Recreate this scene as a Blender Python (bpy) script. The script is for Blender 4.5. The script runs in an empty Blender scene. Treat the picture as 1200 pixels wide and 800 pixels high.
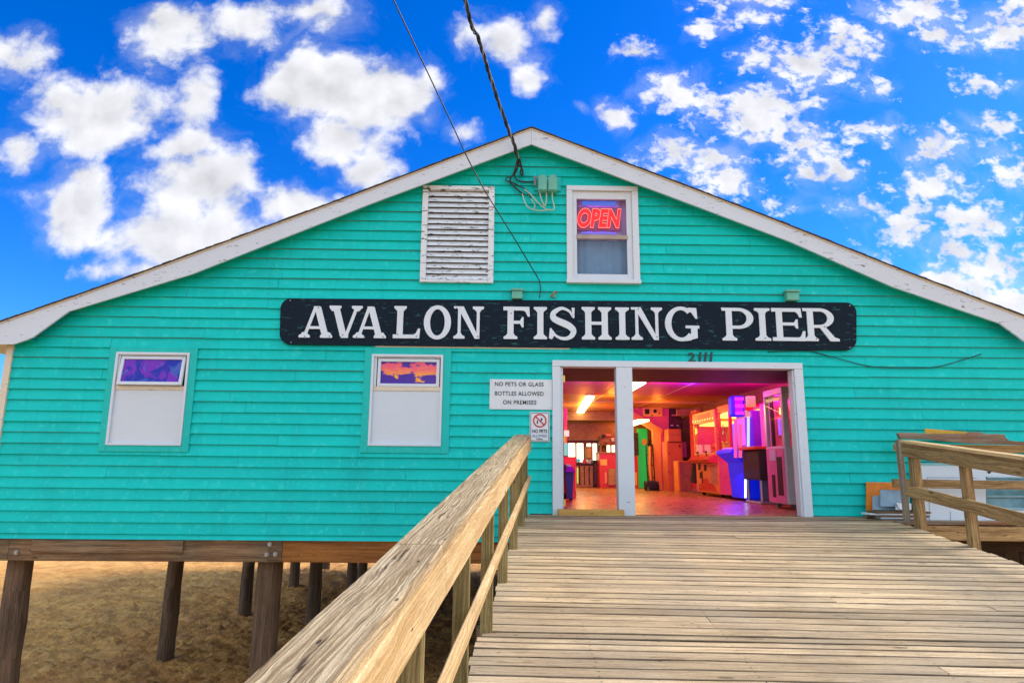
import bpy, bmesh, math, random
from mathutils import Vector, Matrix, noise
rnd = random.Random(7)
SC = bpy.context.scene
# ------------------------------------------------------------------ camera
HZ = 547.0
FPX = math.sqrt((HZ-400)*4140); PHI = math.radians(.52); TH = math.atan((HZ-400)/FPX); YAW = math.radians(.9)
def _rz(v):
    c, s = math.cos(-YAW), math.sin(-YAW); return Vector((c*v[0]-s*v[1], s*v[0]+c*v[1], v[2]))
_F = _rz((0, math.cos(TH), math.sin(TH))); _R = _rz((1, 0, 0)); _U = _rz((0, -math.sin(TH), math.cos(TH)))
_Rc = math.cos(PHI)*_R+math.sin(PHI)*_U; _Uc = -math.sin(PHI)*_R+math.cos(PHI)*_U
def ray(x, y): return _F*FPX+_Rc*(x-600)-_Uc*(y-400)
CAM = Vector((0, -9.63833, .65026))
def at(x, y, Y=0.):
    """surveyed point: where the sight line x,y meets the depth Y (metres behind the facade)"""
    r = ray(x, y); return CAM+r*((Y-CAM.y)/r.y)
def atz(x, y, z=0.):
    r = ray(x, y); return CAM+r*((z-CAM.z)/r.z)
cam = bpy.data.cameras.new("camera"); camo = bpy.data.objects.new("camera", cam)
SC.collection.objects.link(camo); SC.camera = camo
cam.sensor_width = 36; cam.lens = FPX/1200*36; cam.clip_start = .05; cam.clip_end = 5000
M = Matrix(((_Rc.x, _Uc.x, -_F.x, CAM.x), (_Rc.y, _Uc.y, -_F.y, CAM.y), (_Rc.z, _Uc.z, -_F.z, CAM.z), (0, 0, 0, 1)))
camo.matrix_world = M
# ------------------------------------------------------------------ exposure
vs = SC.view_settings
vs.view_transform = 'Standard'; vs.look = 'None'; vs.gamma = 1; vs.use_curve_mapping = False
EXPO = 0.45
vs.exposure = EXPO
SC.render.engine = 'CYCLES'
SC.cycles.max_bounces = 7; SC.cycles.diffuse_bounces = 4; SC.cycles.glossy_bounces = 3; SC.cycles.transmission_bounces = 5
SC.cycles.sample_clamp_indirect = 6
SC.cycles.use_denoising = True
# ------------------------------------------------------------------ sun
SUN_AZ = math.radians(17)     # measured from +X towards +Y : right of the facade and slightly behind it
SUN_EL = math.radians(39)
sd = Vector((math.cos(SUN_EL)*math.cos(SUN_AZ), math.cos(SUN_EL)*math.sin(SUN_AZ), math.sin(SUN_EL)))
sl = bpy.data.lights.new("sun", 'SUN'); so = bpy.data.objects.new("sun", sl); SC.collection.objects.link(so)
sl.energy = 3.6; sl.angle = math.radians(24); sl.color = (1, .87, .68)
so.rotation_euler = (-sd).to_track_quat('-Z', 'Y').to_euler(); so.location = (20, 5, 20)
# ------------------------------------------------------------------ node helper
class NT:
    def __init__(s, tree): s.t = tree; s.n = tree.nodes; s.l = tree.links
    def add(s, typ, **kw):
        nd = s.n.new(typ)
        for k, v in kw.items(): setattr(nd, k, v)
        return nd
    def put(s, sock, v):
        if v is None: return
        if isinstance(v, bpy.types.NodeSocket): s.l.new(v, sock)
        else: sock.default_value = v
    def m(s, op, a, b=None, c=None, clamp=False):
        nd = s.add('ShaderNodeMath', operation=op); nd.use_clamp = clamp
        for i, v in enumerate((a, b, c)): s.put(nd.inputs[i], v)
        return nd.outputs[0]
    def v(s, op, a, b=None, c=None):
        nd = s.add('ShaderNodeVectorMath', operation=op)
        s.put(nd.inputs[0], a)
        if op == 'SCALE': s.put(nd.inputs[3], b)
        else:
            s.put(nd.inputs[1], b)
            if c is not None: s.put(nd.inputs[2], c)
        return nd.outputs['Value'] if op in ('LENGTH', 'DOT_PRODUCT', 'DISTANCE') else nd.outputs[0]
    def noise(s, vec, scale, detail=4, rough=.5, dist=0, w=None):
        nd = s.add('ShaderNodeTexNoise'); s.put(nd.inputs['Vector'], vec)
        nd.inputs['Scale'].default_value = scale; nd.inputs['Detail'].default_value = detail
        nd.inputs['Roughness'].default_value = rough; nd.inputs['Distortion'].default_value = dist
        return nd.outputs[0]
    def vor(s, vec, scale, rand=1, feature='F1'):
        nd = s.add('ShaderNodeTexVoronoi', feature=feature); s.put(nd.inputs['Vector'], vec)
        nd.inputs['Scale'].default_value = scale; nd.inputs['Randomness'].default_value = rand
        return nd
    def ss(s, v, a, b, lo=0., hi=1.):
        nd = s.add('ShaderNodeMapRange', interpolation_type='SMOOTHSTEP'); s.put(nd.inputs[0], v)
        nd.inputs[1].default_value = a; nd.inputs[2].default_value = b; nd.inputs[3].default_value = lo; nd.inputs[4].default_value = hi
        return nd.outputs[0]
    def mix(s, f, a, b, mode='MIX'):
        nd = s.add('ShaderNodeMix', data_type='RGBA', blend_type=mode); s.put(nd.inputs[0], f)
        for i, v in ((6, a), (7, b)):
            if isinstance(v, (tuple, list)): v = (*v[:3], 1)
            s.put(nd.inputs[i], v)
        return nd.outputs[2]
    def xyz(s, x, y, z):
        nd = s.add('ShaderNodeCombineXYZ')
        for i, v in enumerate((x, y, z)): s.put(nd.inputs[i], v)
        return nd.outputs[0]
    def sep(s, v):
        nd = s.add('ShaderNodeSeparateXYZ'); s.put(nd.inputs[0], v); return nd.outputs
# ------------------------------------------------------------------ world : Nishita sky + clouds
SKY_S = .12
w = bpy.data.worlds.new("World"); SC.world = w; w.use_nodes = True
w.node_tree.nodes.clear(); N = NT(w.node_tree)
sky = N.add('ShaderNodeTexSky', sky_type='NISHITA'); sky.sun_disc = False
sky.sun_elevation = SUN_EL; sky.sun_rotation = math.pi/2-SUN_AZ
sky.air_density = 1.0; sky.dust_density = .35; sky.ozone_density = 2.2
geo = N.add('ShaderNodeTexCoord').outputs['Generated']
dx, dy, dz = N.sep(geo)
hs = N.add('ShaderNodeHueSaturation'); N.put(hs.inputs['Color'], sky.outputs[0])
hs.inputs['Saturation'].default_value = 1.5; hs.inputs['Value'].default_value = 1.0
skyc = N.mix(1.0, hs.outputs[0], (.44, .87, 1.46), 'MULTIPLY')
yy = N.m('MAXIMUM', dy, .08)
u = N.m('DIVIDE', dx, yy); v_ = N.m('DIVIDE', dz, yy)
P = N.xyz(u, v_, 0.)
BL = [  # clouds of the northern sky : sight-line centre, radii, weight
 (203,42,52,36,1.2),(118,128,88,44,1.15),(70,112,40,26,.8),(375,98,84,44,1.5),(445,108,64,42,1.35),(410,158,60,32,1.0),(437,197,36,24,.9),
 (92,240,52,44,1.1),(62,222,48,18,.6),(232,222,78,48,1.15),(200,275,84,42,1.2),(262,262,56,30,1.0),(225,172,48,26,.85),(352,232,50,28,1.25),
 (22,70,46,28,.8),(14,168,30,28,.85),(222,112,32,40,.75),(290,36,52,30,.75),(362,18,58,24,.8),(108,200,36,20,.75),(150,318,60,22,.7),
 (592,54,40,34,.95),(614,92,24,24,.75),(638,24,22,18,.7),(545,45,14,22,.55),(505,135,14,14,.5),(540,158,24,14,.55),
 (890,126,78,30,1.1),(812,178,60,26,1),(836,208,44,24,.95),(796,104,44,24,.85),(720,130,26,18,.85),(742,60,30,16,.6),
 (955,75,64,26,.9),(1000,52,34,24,.8),(905,68,34,20,.75),(834,30,30,18,.8),(880,24,30,16,.65),(1078,16,60,24,1),(1108,48,42,20,.85),(1180,30,40,28,.85),
 (950,178,40,36,.9),(920,150,34,24,.7),(958,205,30,16,.7),(1018,154,44,14,.65),(1030,100,22,14,.5),(1090,180,40,26,.7),(1160,148,36,18,.65),
 (1092,222,54,24,.8),(1066,262,56,24,.85),(1150,262,48,20,.8),(1190,205,32,26,.8),(1128,290,36,18,.85),(1174,306,56,26,.95),(1105,328,52,26,1.05),(1178,345,56,34,1.05),
 (985,205,34,18,.6),(1000,240,30,14,.55),(775,235,34,20,.6),(925,238,26,12,.5),(1150,100,40,14,.55),(680,128,14,10,.5),(985,30,30,12,.5),(880,0,60,14,.7),(1015,290,24,12,.5),(1165,180,40,14,.5)]
warp = N.add('ShaderNodeTexNoise'); N.put(warp.inputs['Vector'], P); warp.inputs['Scale'].default_value = 7.; warp.inputs['Detail'].default_value = 4
wv = N.v('SCALE', N.v('SUBTRACT', warp.outputs['Color'], (.5, .5, .5)), .11)
PW = N.v('ADD', P, wv)
acc = None
for (cx, cy, rx, ry, wt) in BL:
    c = ray(cx, cy); cu, cw = c.x/c.y, c.z/c.y
    d1 = ray(cx+rx, cy); d2 = ray(cx, cy-ry)
    ru = abs(d1.x/d1.y-cu)*1.25; rw = abs(d2.z/d2.y-cw)*1.25
    q = N.v('MULTIPLY_ADD', PW, (1/ru, 1/rw, 0), (-cu/ru, -cw/rw, 0))
    ln = N.v('LENGTH', q)
    b = N.m('MULTIPLY_ADD', ln, -wt, wt)
    acc = b if acc is None else N.m('SMOOTH_MAX', acc, b, .12)
nz = N.noise(P, 13., 10, .60, .15)
nzr = N.noise(N.v('MULTIPLY', P, (1., 1.35, 1)), 34., 7, .6, .2)
rmask = N.ss(u, .05, .35)
nn = N.m('ADD', N.m('MULTIPLY', N.m('SUBTRACT', nz, .5), N.m('MULTIPLY_ADD', rmask, -.4, 1.7)), N.m('MULTIPLY', N.m('SUBTRACT', nzr, .5), N.m('MULTIPLY_ADD', rmask, 2.1, .35)))
dens = N.m('ADD', N.m('MULTIPLY_ADD', rmask, -.05, acc), nn)
aC = N.ss(dens, .08, .66)
aW = N.m('MULTIPLY', N.ss(N.m('ADD', acc, N.m('MULTIPLY', N.m('SUBTRACT', N.noise(PW, 9., 8, .68, .6), .5), 2.2)), -.1, 1.0), .34)
aN = N.m('MAXIMUM', aC, aW)
# relief : compare with the noise a little towards the light (up)
nz2 = N.noise(N.v('ADD', P, (.010, .026, 0)), 13., 5, .5, .15)
nzs = N.noise(P, 13., 5, .5, .15)
rel = N.m('SUBTRACT', nzs, nz2)
core = N.ss(dens, .35, 1.25)
# generic clouds for the rest of the sky
nb = N.noise(geo, 2.6, 8, .6, .3)
aB = N.ss(nb, .40, .56)
fr = N.ss(dy, .10, .28)
al = N.m('ADD', N.m('MULTIPLY', aN, fr), N.m('MULTIPLY', aB, N.m('SUBTRACT', 1., fr)))
shade = N.m('ADD', N.m('MULTIPLY_ADD', rel, .85, .97), N.m('MULTIPLY', N.m('MULTIPLY', core, -.05), fr), clamp=False)
CL = .98/(SKY_S*2**EXPO)
ccN = N.v('SCALE', N.mix(N.m('MULTIPLY', core, .45), (.97, .98, 1.02), (.93, .90, .95)), N.m('MULTIPLY', shade, CL))
ccB = N.v('SCALE', (.93, 1.0, 1.04), CL*1.75)  # unseen rear clouds brightened to lift the shaded facade
cc = N.mix(fr, ccB, ccN)
fin = N.mix(N.m('MULTIPLY', al, .97), skyc, cc)
bg = N.add('ShaderNodeBackground'); N.put(bg.inputs[0], fin); bg.inputs[1].default_value = SKY_S
N.l.new(bg.outputs[0], N.add('ShaderNodeOutputWorld').inputs[0])
w.cycles.sampling_method = 'MANUAL'; w.cycles.sample_map_resolution = 512
# ------------------------------------------------------------------ object helpers
ABS = {}
def props(o, label=None, cat=None, group=None, kind=None):
    if label: o['label'] = label
    if cat: o['category'] = cat
    if group: o['group'] = group
    if kind: o['kind'] = kind
    return o
def thing(name, label, cat, loc, group=None):
    o = bpy.data.objects.new(name, None); SC.collection.objects.link(o); o.location = loc; o.empty_display_size = .2
    ABS[o.name] = Vector(loc); return props(o, label, cat, group)
class MB:
    def __init__(s): s.v = []; s.f = []; s.uv = []; s.r = []; s.e = {}
    def poly(s, pts, r=0., uv=None):
        b = len(s.v); s.v += [Vector(p) for p in pts]; s.f.append(tuple(range(b, b+len(pts)))); s.r.append(r)
        s.uv.append(uv if uv else [(p[0], p[2]) for p in s.v[b:]])
    def box(s, x0, x1, y0, y1, z0, z1, r=0., uvs=0):
        o = rnd.random()*9
        c = lambda x, y, z: (x, y, z)
        s.poly([c(x0,y0,z0), c(x1,y0,z0), c(x1,y0,z1), c(x0,y0,z1)], r)
        s.poly([c(x1,y1,z0), c(x0,y1,z0), c(x0,y1,z1), c(x1,y1,z1)], r)
        s.poly([c(x0,y1,z0), c(x0,y0,z0), c(x0,y0,z1), c(x0,y1,z1)], r, [(y1,z0),(y0,z0),(y0,z1),(y1,z1)])
        s.poly([c(x1,y0,z0), c(x1,y1,z0), c(x1,y1,z1), c(x1,y0,z1)], r, [(y0,z0),(y1,z0),(y1,z1),(y0,z1)])
        s.poly([c(x0,y0,z1), c(x1,y0,z1), c(x1,y1,z1), c(x0,y1,z1)], r, [(x0,y0),(x1,y0),(x1,y1),(x0,y1)])
        s.poly([c(x0,y1,z0), c(x1,y1,z0), c(x1,y0,z0), c(x0,y0,z0)], r, [(x0,y1),(x1,y1),(x1,y0),(x0,y0)])
        return s
    def rbox(s, x0, x1, y0, y1, z0, z1, c=.01, r=0.):
        """box with bevelled edges"""
        bm = bmesh.new(); bmesh.ops.create_cube(bm, size=1)
        for v in bm.verts: v.co = Vector((x0+(v.co.x+.5)*(x1-x0), y0+(v.co.y+.5)*(y1-y0), z0+(v.co.z+.5)*(z1-z0)))
        bmesh.ops.bevel(bm, geom=list(bm.edges), offset=min(c, .45*min(x1-x0, y1-y0, z1-z0)), segments=2, affect='EDGES', profile=.5)
        for f in bm.faces: s.poly([v.co.copy() for v in f.verts], r)
        bm.free(); return s
    def plank(s, p0, p1, w, t, up=(0,0,1), ch=.004, seg=1, wob=0., r=None, flip=0):
        """board from p0 to p1 (centre line); w across (sideways), t along up; uv = metres along / around"""
        p0, p1 = Vector(p0), Vector(p1); d = (p1-p0); L = d.length; d.normalize()
        up = Vector(up); up = (up-d*up.dot(d)).normalized(); sd_ = d.cross(up)
        r = rnd.random() if r is None else r
        a, b = w/2, t/2
        prof = [(-a+ch,-b),(a-ch,-b),(a,-b+ch),(a,b-ch),(a-ch,b),(-a+ch,b),(-a,b-ch),(-a,-b+ch)]
        per = [0.]
        for i in range(8):
            q0, q1 = prof[i], prof[(i+1) % 8]; per.append(per[-1]+math.hypot(q1[0]-q0[0], q1[1]-q0[1]))
        rings = []; u0 = rnd.random()*20
        for k in range(seg+1):
            c = p0+d*(L*k/seg); wx = (rnd.random()-.5)*2*wob; wz = (rnd.random()-.5)*2*wob
            rings.append([c+sd_*(q[0]+wx)+up*(q[1]+wz) for q in prof])
        for k in range(seg):
            ua, ub = u0+L*k/seg, u0+L*(k+1)/seg
            for i in range(8):
                j = (i+1) % 8
                s.e[len(s.f)] = (0, .5, 1, .75, 0, .75, 1, .5)[i]
                s.poly([rings[k][i], rings[k][j], rings[k+1][j], rings[k+1][i]], r, [(ua,per[i]),(ua,per[i+1]),(ub,per[i+1]),(ub,per[i])])
        s.poly(rings[0][::-1], r, [(u0+q[0]*.3, q[1]*2+3) for q in prof[::-1]]); s.poly(rings[-1], r, [(u0+q[0]*.3, q[1]*2+3) for q in prof])
        return s
    def tube(s, pts, rad, n=8, r=0., cap=True):
        pts = [Vector(p) for p in pts]; rads = rad if isinstance(rad, (list, tuple)) else [rad]*len(pts)
        rings = []; L = 0; ls = []
        ref = None
        for i, p in enumerate(pts):
            t = (pts[min(i+1, len(pts)-1)]-pts[max(i-1, 0)]).normalized()
            if ref is None: ref = Vector((0, 0, 1)) if abs(t.z) < .9 else Vector((1, 0, 0))
            a = (ref-t*ref.dot(t)).normalized(); ref = a; b = t.cross(a)
            rings.append([p+(a*math.cos(2*math.pi*k/n)+b*math.sin(2*math.pi*k/n))*rads[i] for k in range(n)])
            if i: L += (p-pts[i-1]).length
            ls.append(L)
        for i in range(len(pts)-1):
            for k in range(n):
                j = (k+1) % n
                va, vb = rads[i]*6.28*k/n, rads[i]*6.28*(k+1)/n
                s.poly([rings[i][k], rings[i][j], rings[i+1][j], rings[i+1][k]], r, [(ls[i],va),(ls[i],vb),(ls[i+1],vb),(ls[i+1],va)])
        if cap: s.poly(rings[0][::-1], r); s.poly(rings[-1], r)
        return s
    def prism(s, pts, y0, y1, r=0.):
        """polygon given as (x,z) extruded from y0 (front) to y1 (back)"""
        A = sum(pts[i][0]*pts[(i+1) % len(pts)][1]-pts[(i+1) % len(pts)][0]*pts[i][1] for i in range(len(pts)))
        if A < 0: pts = pts[::-1]
        s.poly([(x, y0, z) for x, z in pts], r); s.poly([(x, y1, z) for x, z in pts[::-1]], r)
        for i in range(len(pts)):
            a, b = pts[i], pts[(i+1) % len(pts)]
            s.poly([(b[0], y0, b[1]), (a[0], y0, a[1]), (a[0], y1, a[1]), (b[0], y1, b[1])], r)
        return s
    def hexa(s, a, b, r=0.):
        """two quads a (4 pts) and b (4 pts) joined"""
        s.poly(a, r); s.poly(b[::-1], r)
        for i in range(4):
            j = (i+1) % 4; s.poly([a[j], a[i], b[i], b[j]], r)
        return s
    def build_each(s, name, mat, parent):
        """every closed piece of the shape becomes an object of its own"""
        key = {}; root = list(range(len(s.f)))
        def fnd(i):
            while root[i] != i: root[i] = root[root[i]]; i = root[i]
            return i
        for i, f in enumerate(s.f):
            for v in f:
                k = tuple(round(c, 4) for c in s.v[v])
                if k in key: root[fnd(i)] = fnd(key[k])
                else: key[k] = i
        gr = {}
        for i in range(len(s.f)): gr.setdefault(fnd(i), []).append(i)
        out = []
        for ids in gr.values():
            m_ = MB()
            for i in ids: m_.poly([s.v[v] for v in s.f[i]], s.r[i], s.uv[i])
            out.append(m_.build(name, mat, parent))
        return out
    def xform(s, mat, start=0):
        for i in range(start, len(s.v)): s.v[i] = mat @ s.v[i]
        return s
    def build(s, name, mat, parent=None, origin=None, smooth=False, weld=False):
        if parent is not None: o0 = ABS[parent.name]
        elif origin is not None: o0 = Vector(origin)
        else:
            xs = [v.x for v in s.v]; ys = [v.y for v in s.v]; zs = [v.z for v in s.v]
            o0 = Vector(((min(xs)+max(xs))/2, (min(ys)+max(ys))/2, min(zs)))
        me = bpy.data.meshes.new(name)
        me.from_pydata([tuple(v-o0) for v in s.v], [], s.f)
        uvl = me.uv_layers.new(name="UVMap"); k = 0
        flat = [c for poly in s.uv for p in poly for c in p]
        uvl.data.foreach_set('uv', flat)
        at_ = me.attributes.new('rnd', 'FLOAT', 'FACE'); at_.data.foreach_set('value', s.r)
        if s.e:
            ed = me.attributes.new('edge', 'FLOAT', 'FACE')
            for i_, e_ in s.e.items(): ed.data[i_].value = e_
        if smooth: me.polygons.foreach_set('use_smooth', [True]*len(s.f))
        if weld:
            bm = bmesh.new(); bm.from_mesh(me); bmesh.ops.remove_doubles(bm, verts=bm.verts, dist=1e-5)
            bmesh.ops.recalc_face_normals(bm, faces=bm.faces); bm.to_mesh(me); bm.free()
        for mm in (mat if isinstance(mat, (list, tuple)) else [mat]): me.materials.append(mm)
        o = bpy.data.objects.new(name, me); SC.collection.objects.link(o)
        if parent is not None: o.parent = parent; ABS[o.name] = ABS[parent.name]
        else: o.location = o0; ABS[o.name] = o0
        return o
def solo(mb, name, mat, label, cat, group=None, **kw):
    return props(mb.build(name, mat, **kw), label, cat, group)
# ------------------------------------------------------------------ materials
def newmat(name):
    m = bpy.data.materials.new(name); m.use_nodes = True; m.node_tree.nodes.clear(); n = NT(m.node_tree)
    b = n.add('ShaderNodeBsdfPrincipled'); o = n.add('ShaderNodeOutputMaterial'); n.l.new(b.outputs[0], o.inputs[0]); return m, n, b
def bump(n, b, h, strength, dist=.01):
    bp = n.add('ShaderNodeBump'); bp.inputs['Strength'].default_value = strength; bp.inputs['Distance'].default_value = dist
    n.put(bp.inputs['Height'], h); n.l.new(bp.outputs[0], b.inputs['Normal'])
def attr(n, name='rnd'):
    a = n.add('ShaderNodeAttribute'); a.attribute_name = name; return a.outputs['Fac']
def plain(name, col, rough=.5, metal=0., var=.12, scale=6., coat=0.):
    m, n, b = newmat(name); tc = n.add('ShaderNodeTexCoord').outputs['Object']
    k = n.noise(tc, scale, 5, .6); dark = tuple(c*(1-var*2) for c in col)
    n.put(b.inputs['Base Color'], n.mix(n.ss(k, .3, .75), (*dark, 1), (*col, 1)))
    n.put(b.inputs['Roughness'], n.ss(n.noise(tc, scale*2.3, 4), .3, .7, max(.03, rough-.03), min(1, rough+.03)))
    b.inputs['Metallic'].default_value = metal; b.inputs['Coat Weight'].default_value = coat; return m
def glow(name, col, s, base=(.1, .1, .1)):
    m, n, b = newmat(name); b.inputs['Base Color'].default_value = (*base, 1)
    b.inputs['Emission Color'].default_value = (*col, 1); b.inputs['Emission Strength'].default_value = s; return m
def wood(name, light, dark, streak=(.07, .04, .022), crack=.5, knot=.5, tone=.35, stain=None, stainamt=0., rough=.75, swirl=0., b_=.5, bw=.45, ff=75., cs=120., ct=.0, lo=.37, hi=.61, edge=0.):
    m, n, b = newmat(name)
    uv = n.add('ShaderNodeUVMap'); uv.uv_map = 'UVMap'; r = attr(n); tc = n.add('ShaderNodeTexCoord').outputs['Object']
    uu, vv, _ = n.sep(uv.outputs[0])
    off = n.m('MULTIPLY', r, 61.)
    bend = n.noise(n.xyz(n.m('MULTIPLY_ADD', uu, 1.6, off), n.m('MULTIPLY', vv, 7.), off), 1., 3, .5, .4)
    v2 = n.m('ADD', vv, n.m('MULTIPLY', n.m('SUBTRACT', bend, .5), .05+.14*swirl))
    pf = n.xyz(n.m('MULTIPLY_ADD', uu, 2.2, off), n.m('MULTIPLY', v2, ff), off)
    fine = n.noise(pf, 1., 6, .75)
    pb = n.xyz(n.m('MULTIPLY_ADD', uu, .9, off), n.m('MULTIPLY', v2, 16.), r)
    broad = n.noise(pb, 1., 4, .55)
    ring = n.m('SINE', n.m('MULTIPLY_ADD', v2, 330., n.m('MULTIPLY', broad, 24.)))
    g = n.m('ADD', n.m('MULTIPLY', fine, .95-bw), n.m('ADD', n.m('MULTIPLY', broad, bw), n.m('MULTIPLY', ring, .045)))
    col = n.mix(n.ss(g, lo, hi), (*dark, 1), (*light, 1))
    # board to board tone
    tn = n.m('ADD', n.m('MULTIPLY', n.m('FRACT', n.m('MULTIPLY', r, 7.3)), tone), 1-tone*.62)
    col = n.v('SCALE', col, tn)
    # weathering patches
    pt = n.noise(tc, 1.7, 5, .6)
    col = n.mix(n.m('MULTIPLY', n.ss(pt, .48, .7), .28), col, (*[c*.55 for c in dark], 1))
    if stain: col = n.mix(n.m('MULTIPLY', n.ss(n.noise(tc, .9, 4, .6), .42, .62), stainamt), col, (*stain, 1))
    # cracks
    cr = n.noise(n.xyz(n.m('MULTIPLY_ADD', uu, 3.1, off), n.m('MULTIPLY', v2, cs), off), 1., 3, .7)
    crf = n.m('MULTIPLY', n.ss(cr, .62-ct, .70-ct), n.ss(n.noise(n.xyz(n.m('MULTIPLY_ADD', uu, 1.3, off), n.m('MULTIPLY', vv, 8.), 4.), 1., 3, .6), .45, .6))
    col = n.mix(n.m('MULTIPLY', crf, crack), col, (*streak, 1))
    # knots and nail holes
    vo = n.vor(n.xyz(n.m('MULTIPLY_ADD', uu, 2.3, off), n.m('MULTIPLY', vv, 7.), off), 1.)
    kf = n.m('MULTIPLY', n.ss(vo.outputs['Distance'], .16, .08), n.m('GREATER_THAN', n.sep(vo.outputs['Color'])[0], .62))
    col = n.mix(n.m('MULTIPLY', kf, knot), col, (*[c*.8 for c in streak], 1))
    vo2 = n.vor(n.xyz(n.m('MULTIPLY_ADD', uu, 9., off), n.m('MULTIPLY', vv, 28.), off), 1.)
    kf2 = n.m('MULTIPLY', n.ss(vo2.outputs['Distance'], .2, .1), n.m('GREATER_THAN', n.sep(vo2.outputs['Color'])[1], .88))
    col = n.mix(n.m('MULTIPLY', kf2, .8), col, (.03, .02, .015, 1))
    gr = n.m('ADD', n.m('MULTIPLY', n.noise(tc, 190., 3, .75), .5), n.m('MULTIPLY', n.noise(n.xyz(n.m('MULTIPLY_ADD', uu, 26., off), n.m('MULTIPLY', v2, 260.), off), 1., 3, .7), .5))
    col = n.v('SCALE', col, n.ss(gr, .34, .66, .74, 1.2))
    if edge: col = n.mix(n.m('MULTIPLY', attr(n, 'edge'), edge), col, (.035, .024, .015, 1))
    n.put(b.inputs['Base Color'], col); b.inputs['Roughness'].default_value = rough
    b.inputs['Specular IOR Level'].default_value = .2
    hh = n.m('SUBTRACT', n.m('ADD', g, n.m('MULTIPLY', ring, .05)), n.m('ADD', n.m('MULTIPLY', crf, .6), n.m('MULTIPLY', kf2, .6)))
    bump(n, b, hh, b_, .006); return m
def paint(name, col, chip=.0, under=(.20, .17, .14), var=.1, grime=.15, rough=.45, dots=0., light=None, blotch=0., spec=.3):
    m, n, b = newmat(name); tc = n.add('ShaderNodeTexCoord').outputs['Object']; r = attr(n)
    big = n.noise(tc, 1.1, 4, .6); mid = n.noise(n.v('MULTIPLY', tc, (1., 1., 3.5)), 5., 6, .65)
    c = n.v('SCALE', (*col,), n.m('ADD', n.m('MULTIPLY', mid, var*1.6), n.m('MULTIPLY_ADD', n.m('FRACT', n.m('MULTIPLY', r, 5.7)), var, 1-var*1.25)))
    c = n.mix(n.m('MULTIPLY', n.ss(big, .45, .75), grime), c, (*[x*.55 for x in col], 1))
    if light:
        sp = n.noise(n.v('MULTIPLY', tc, (1., 1., 1.)), 9., 7, .72)
        c = n.mix(n.m('MULTIPLY', n.ss(sp, .52, .72), blotch), c, (*light, 1))
        sp2 = n.noise(n.v('MULTIPLY', tc, (1., 1., .35)), 26., 4, .6)
        c = n.mix(n.m('MULTIPLY', n.ss(sp2, .64, .74), blotch*1.2), c, (*light, 1))
    if light:
        sk = n.noise(n.v('MULTIPLY', tc, (7., 1., .45)), 1.6, 5, .65)
        c = n.mix(n.m('MULTIPLY', n.ss(sk, .52, .72), .30), c, (col[0]*.6, col[1]*.68, col[2]*.74, 1))
    h = mid
    if chip > 0:
        ch = n.noise(n.v('MULTIPLY', tc, (1., 1., 4.5)), 7., 8, .68)
        cf = n.ss(ch, .70-chip*.16, .72-chip*.16)
        uc = n.mix(n.noise(tc, 40., 3), (*under, 1), (*[x*.35 for x in under], 1))
        c = n.mix(cf, c, uc); h = n.m('SUBTRACT', mid, n.m('MULTIPLY', cf, .5))
    if dots > 0:
        vo = n.vor(n.v('MULTIPLY', tc, (1., .0, 1.6)), 7.)
        df = n.m('MULTIPLY', n.ss(vo.outputs['Distance'], .075, .045), n.m('GREATER_THAN', n.sep(vo.outputs['Color'])[0], 1-dots))
        c = n.mix(n.m('MULTIPLY', df, .85), c, (.01, .05, .045, 1))
        ck = n.noise(n.v('MULTIPLY', tc, (1.6, 1., 22.)), 2.2, 4, .6)
        c = n.mix(n.m('MULTIPLY', n.ss(ck, .69, .72), .6), c, (.01, .12, .10, 1))
    n.put(b.inputs['Base Color'], c); b.inputs['Roughness'].default_value = rough; b.inputs['Specular IOR Level'].default_value = spec
    bump(n, b, h, .25, .004); return m
T = {}
T['teal'] = paint('teal_paint', (.003, .54, .50), var=.10, grime=.30, rough=.5, dots=.16, light=(.05, .68, .60), blotch=.6, spec=.14)
T['tealtrim'] = paint('teal_trim_paint', (.003, .51, .46), var=.08, grime=.1, light=(.05, .7, .56), blotch=.3)
T['white'] = paint('white_paint', (.62, .69, .75), chip=.25, var=.05, grime=.10)
T['whitechip'] = paint('flaking_white_paint', (.70, .76, .80), chip=.78, var=.06, grime=.2)
T['rakewhite'] = paint('rake_white_paint', (.60, .67, .74), chip=.50, under=(.30, .27, .25), var=.06, grime=.12)
T['cream'] = paint('cream_paint', (.70, .62, .48), chip=.45, var=.08)
T['panel'] = paint('white_board_panel', (.60, .68, .74), var=.05, grime=.08, dots=.03)
T['navy'] = paint('navy_sign_paint', (.005, .014, .028), chip=.62, under=(.03, .13, .14), var=.3, grime=.2, rough=.55, spec=.12)
T['letter'] = paint('letter_paint', (.66, .74, .80), var=.05, grime=.08)
T['signwhite'] = plain('white_sign_face', (.66, .72, .76), .35, var=.04)
T['black'] = plain('black', (.012, .012, .014), .45)
T['ink'] = plain('sign_ink', (.02, .03, .04), .6)
T['red'] = plain('sign_red', (.60, .01, .015), .5)
T['blueink'] = plain('sign_blue', (.03, .15, .33), .5)
T['number'] = plain('number_paint', (.005, .045, .05), .5)
T['deck'] = wood('weathered_deck_boards', (.74, .57, .35), (.31, .215, .12), crack=1., knot=.6, tone=.6, cs=75., ct=.04, bw=.32, lo=.30, hi=.66, edge=.9, stain=(.36, .31, .24), stainamt=.3, b_=.5)
T['cap'] = wood('weathered_rail_cap', (.62, .49, .31), (.27, .185, .095), streak=(.07, .04, .02), crack=1., knot=.85, tone=.12, swirl=.22, b_=.9, bw=.25, ff=110., cs=70., ct=.045)
T['newwood'] = wood('pale_sawn_timber', (.68, .50, .27), (.47, .30, .13), streak=(.16, .08, .03), crack=.6, knot=.75, tone=.15, swirl=.5, b_=.4, ct=.03)
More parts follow.
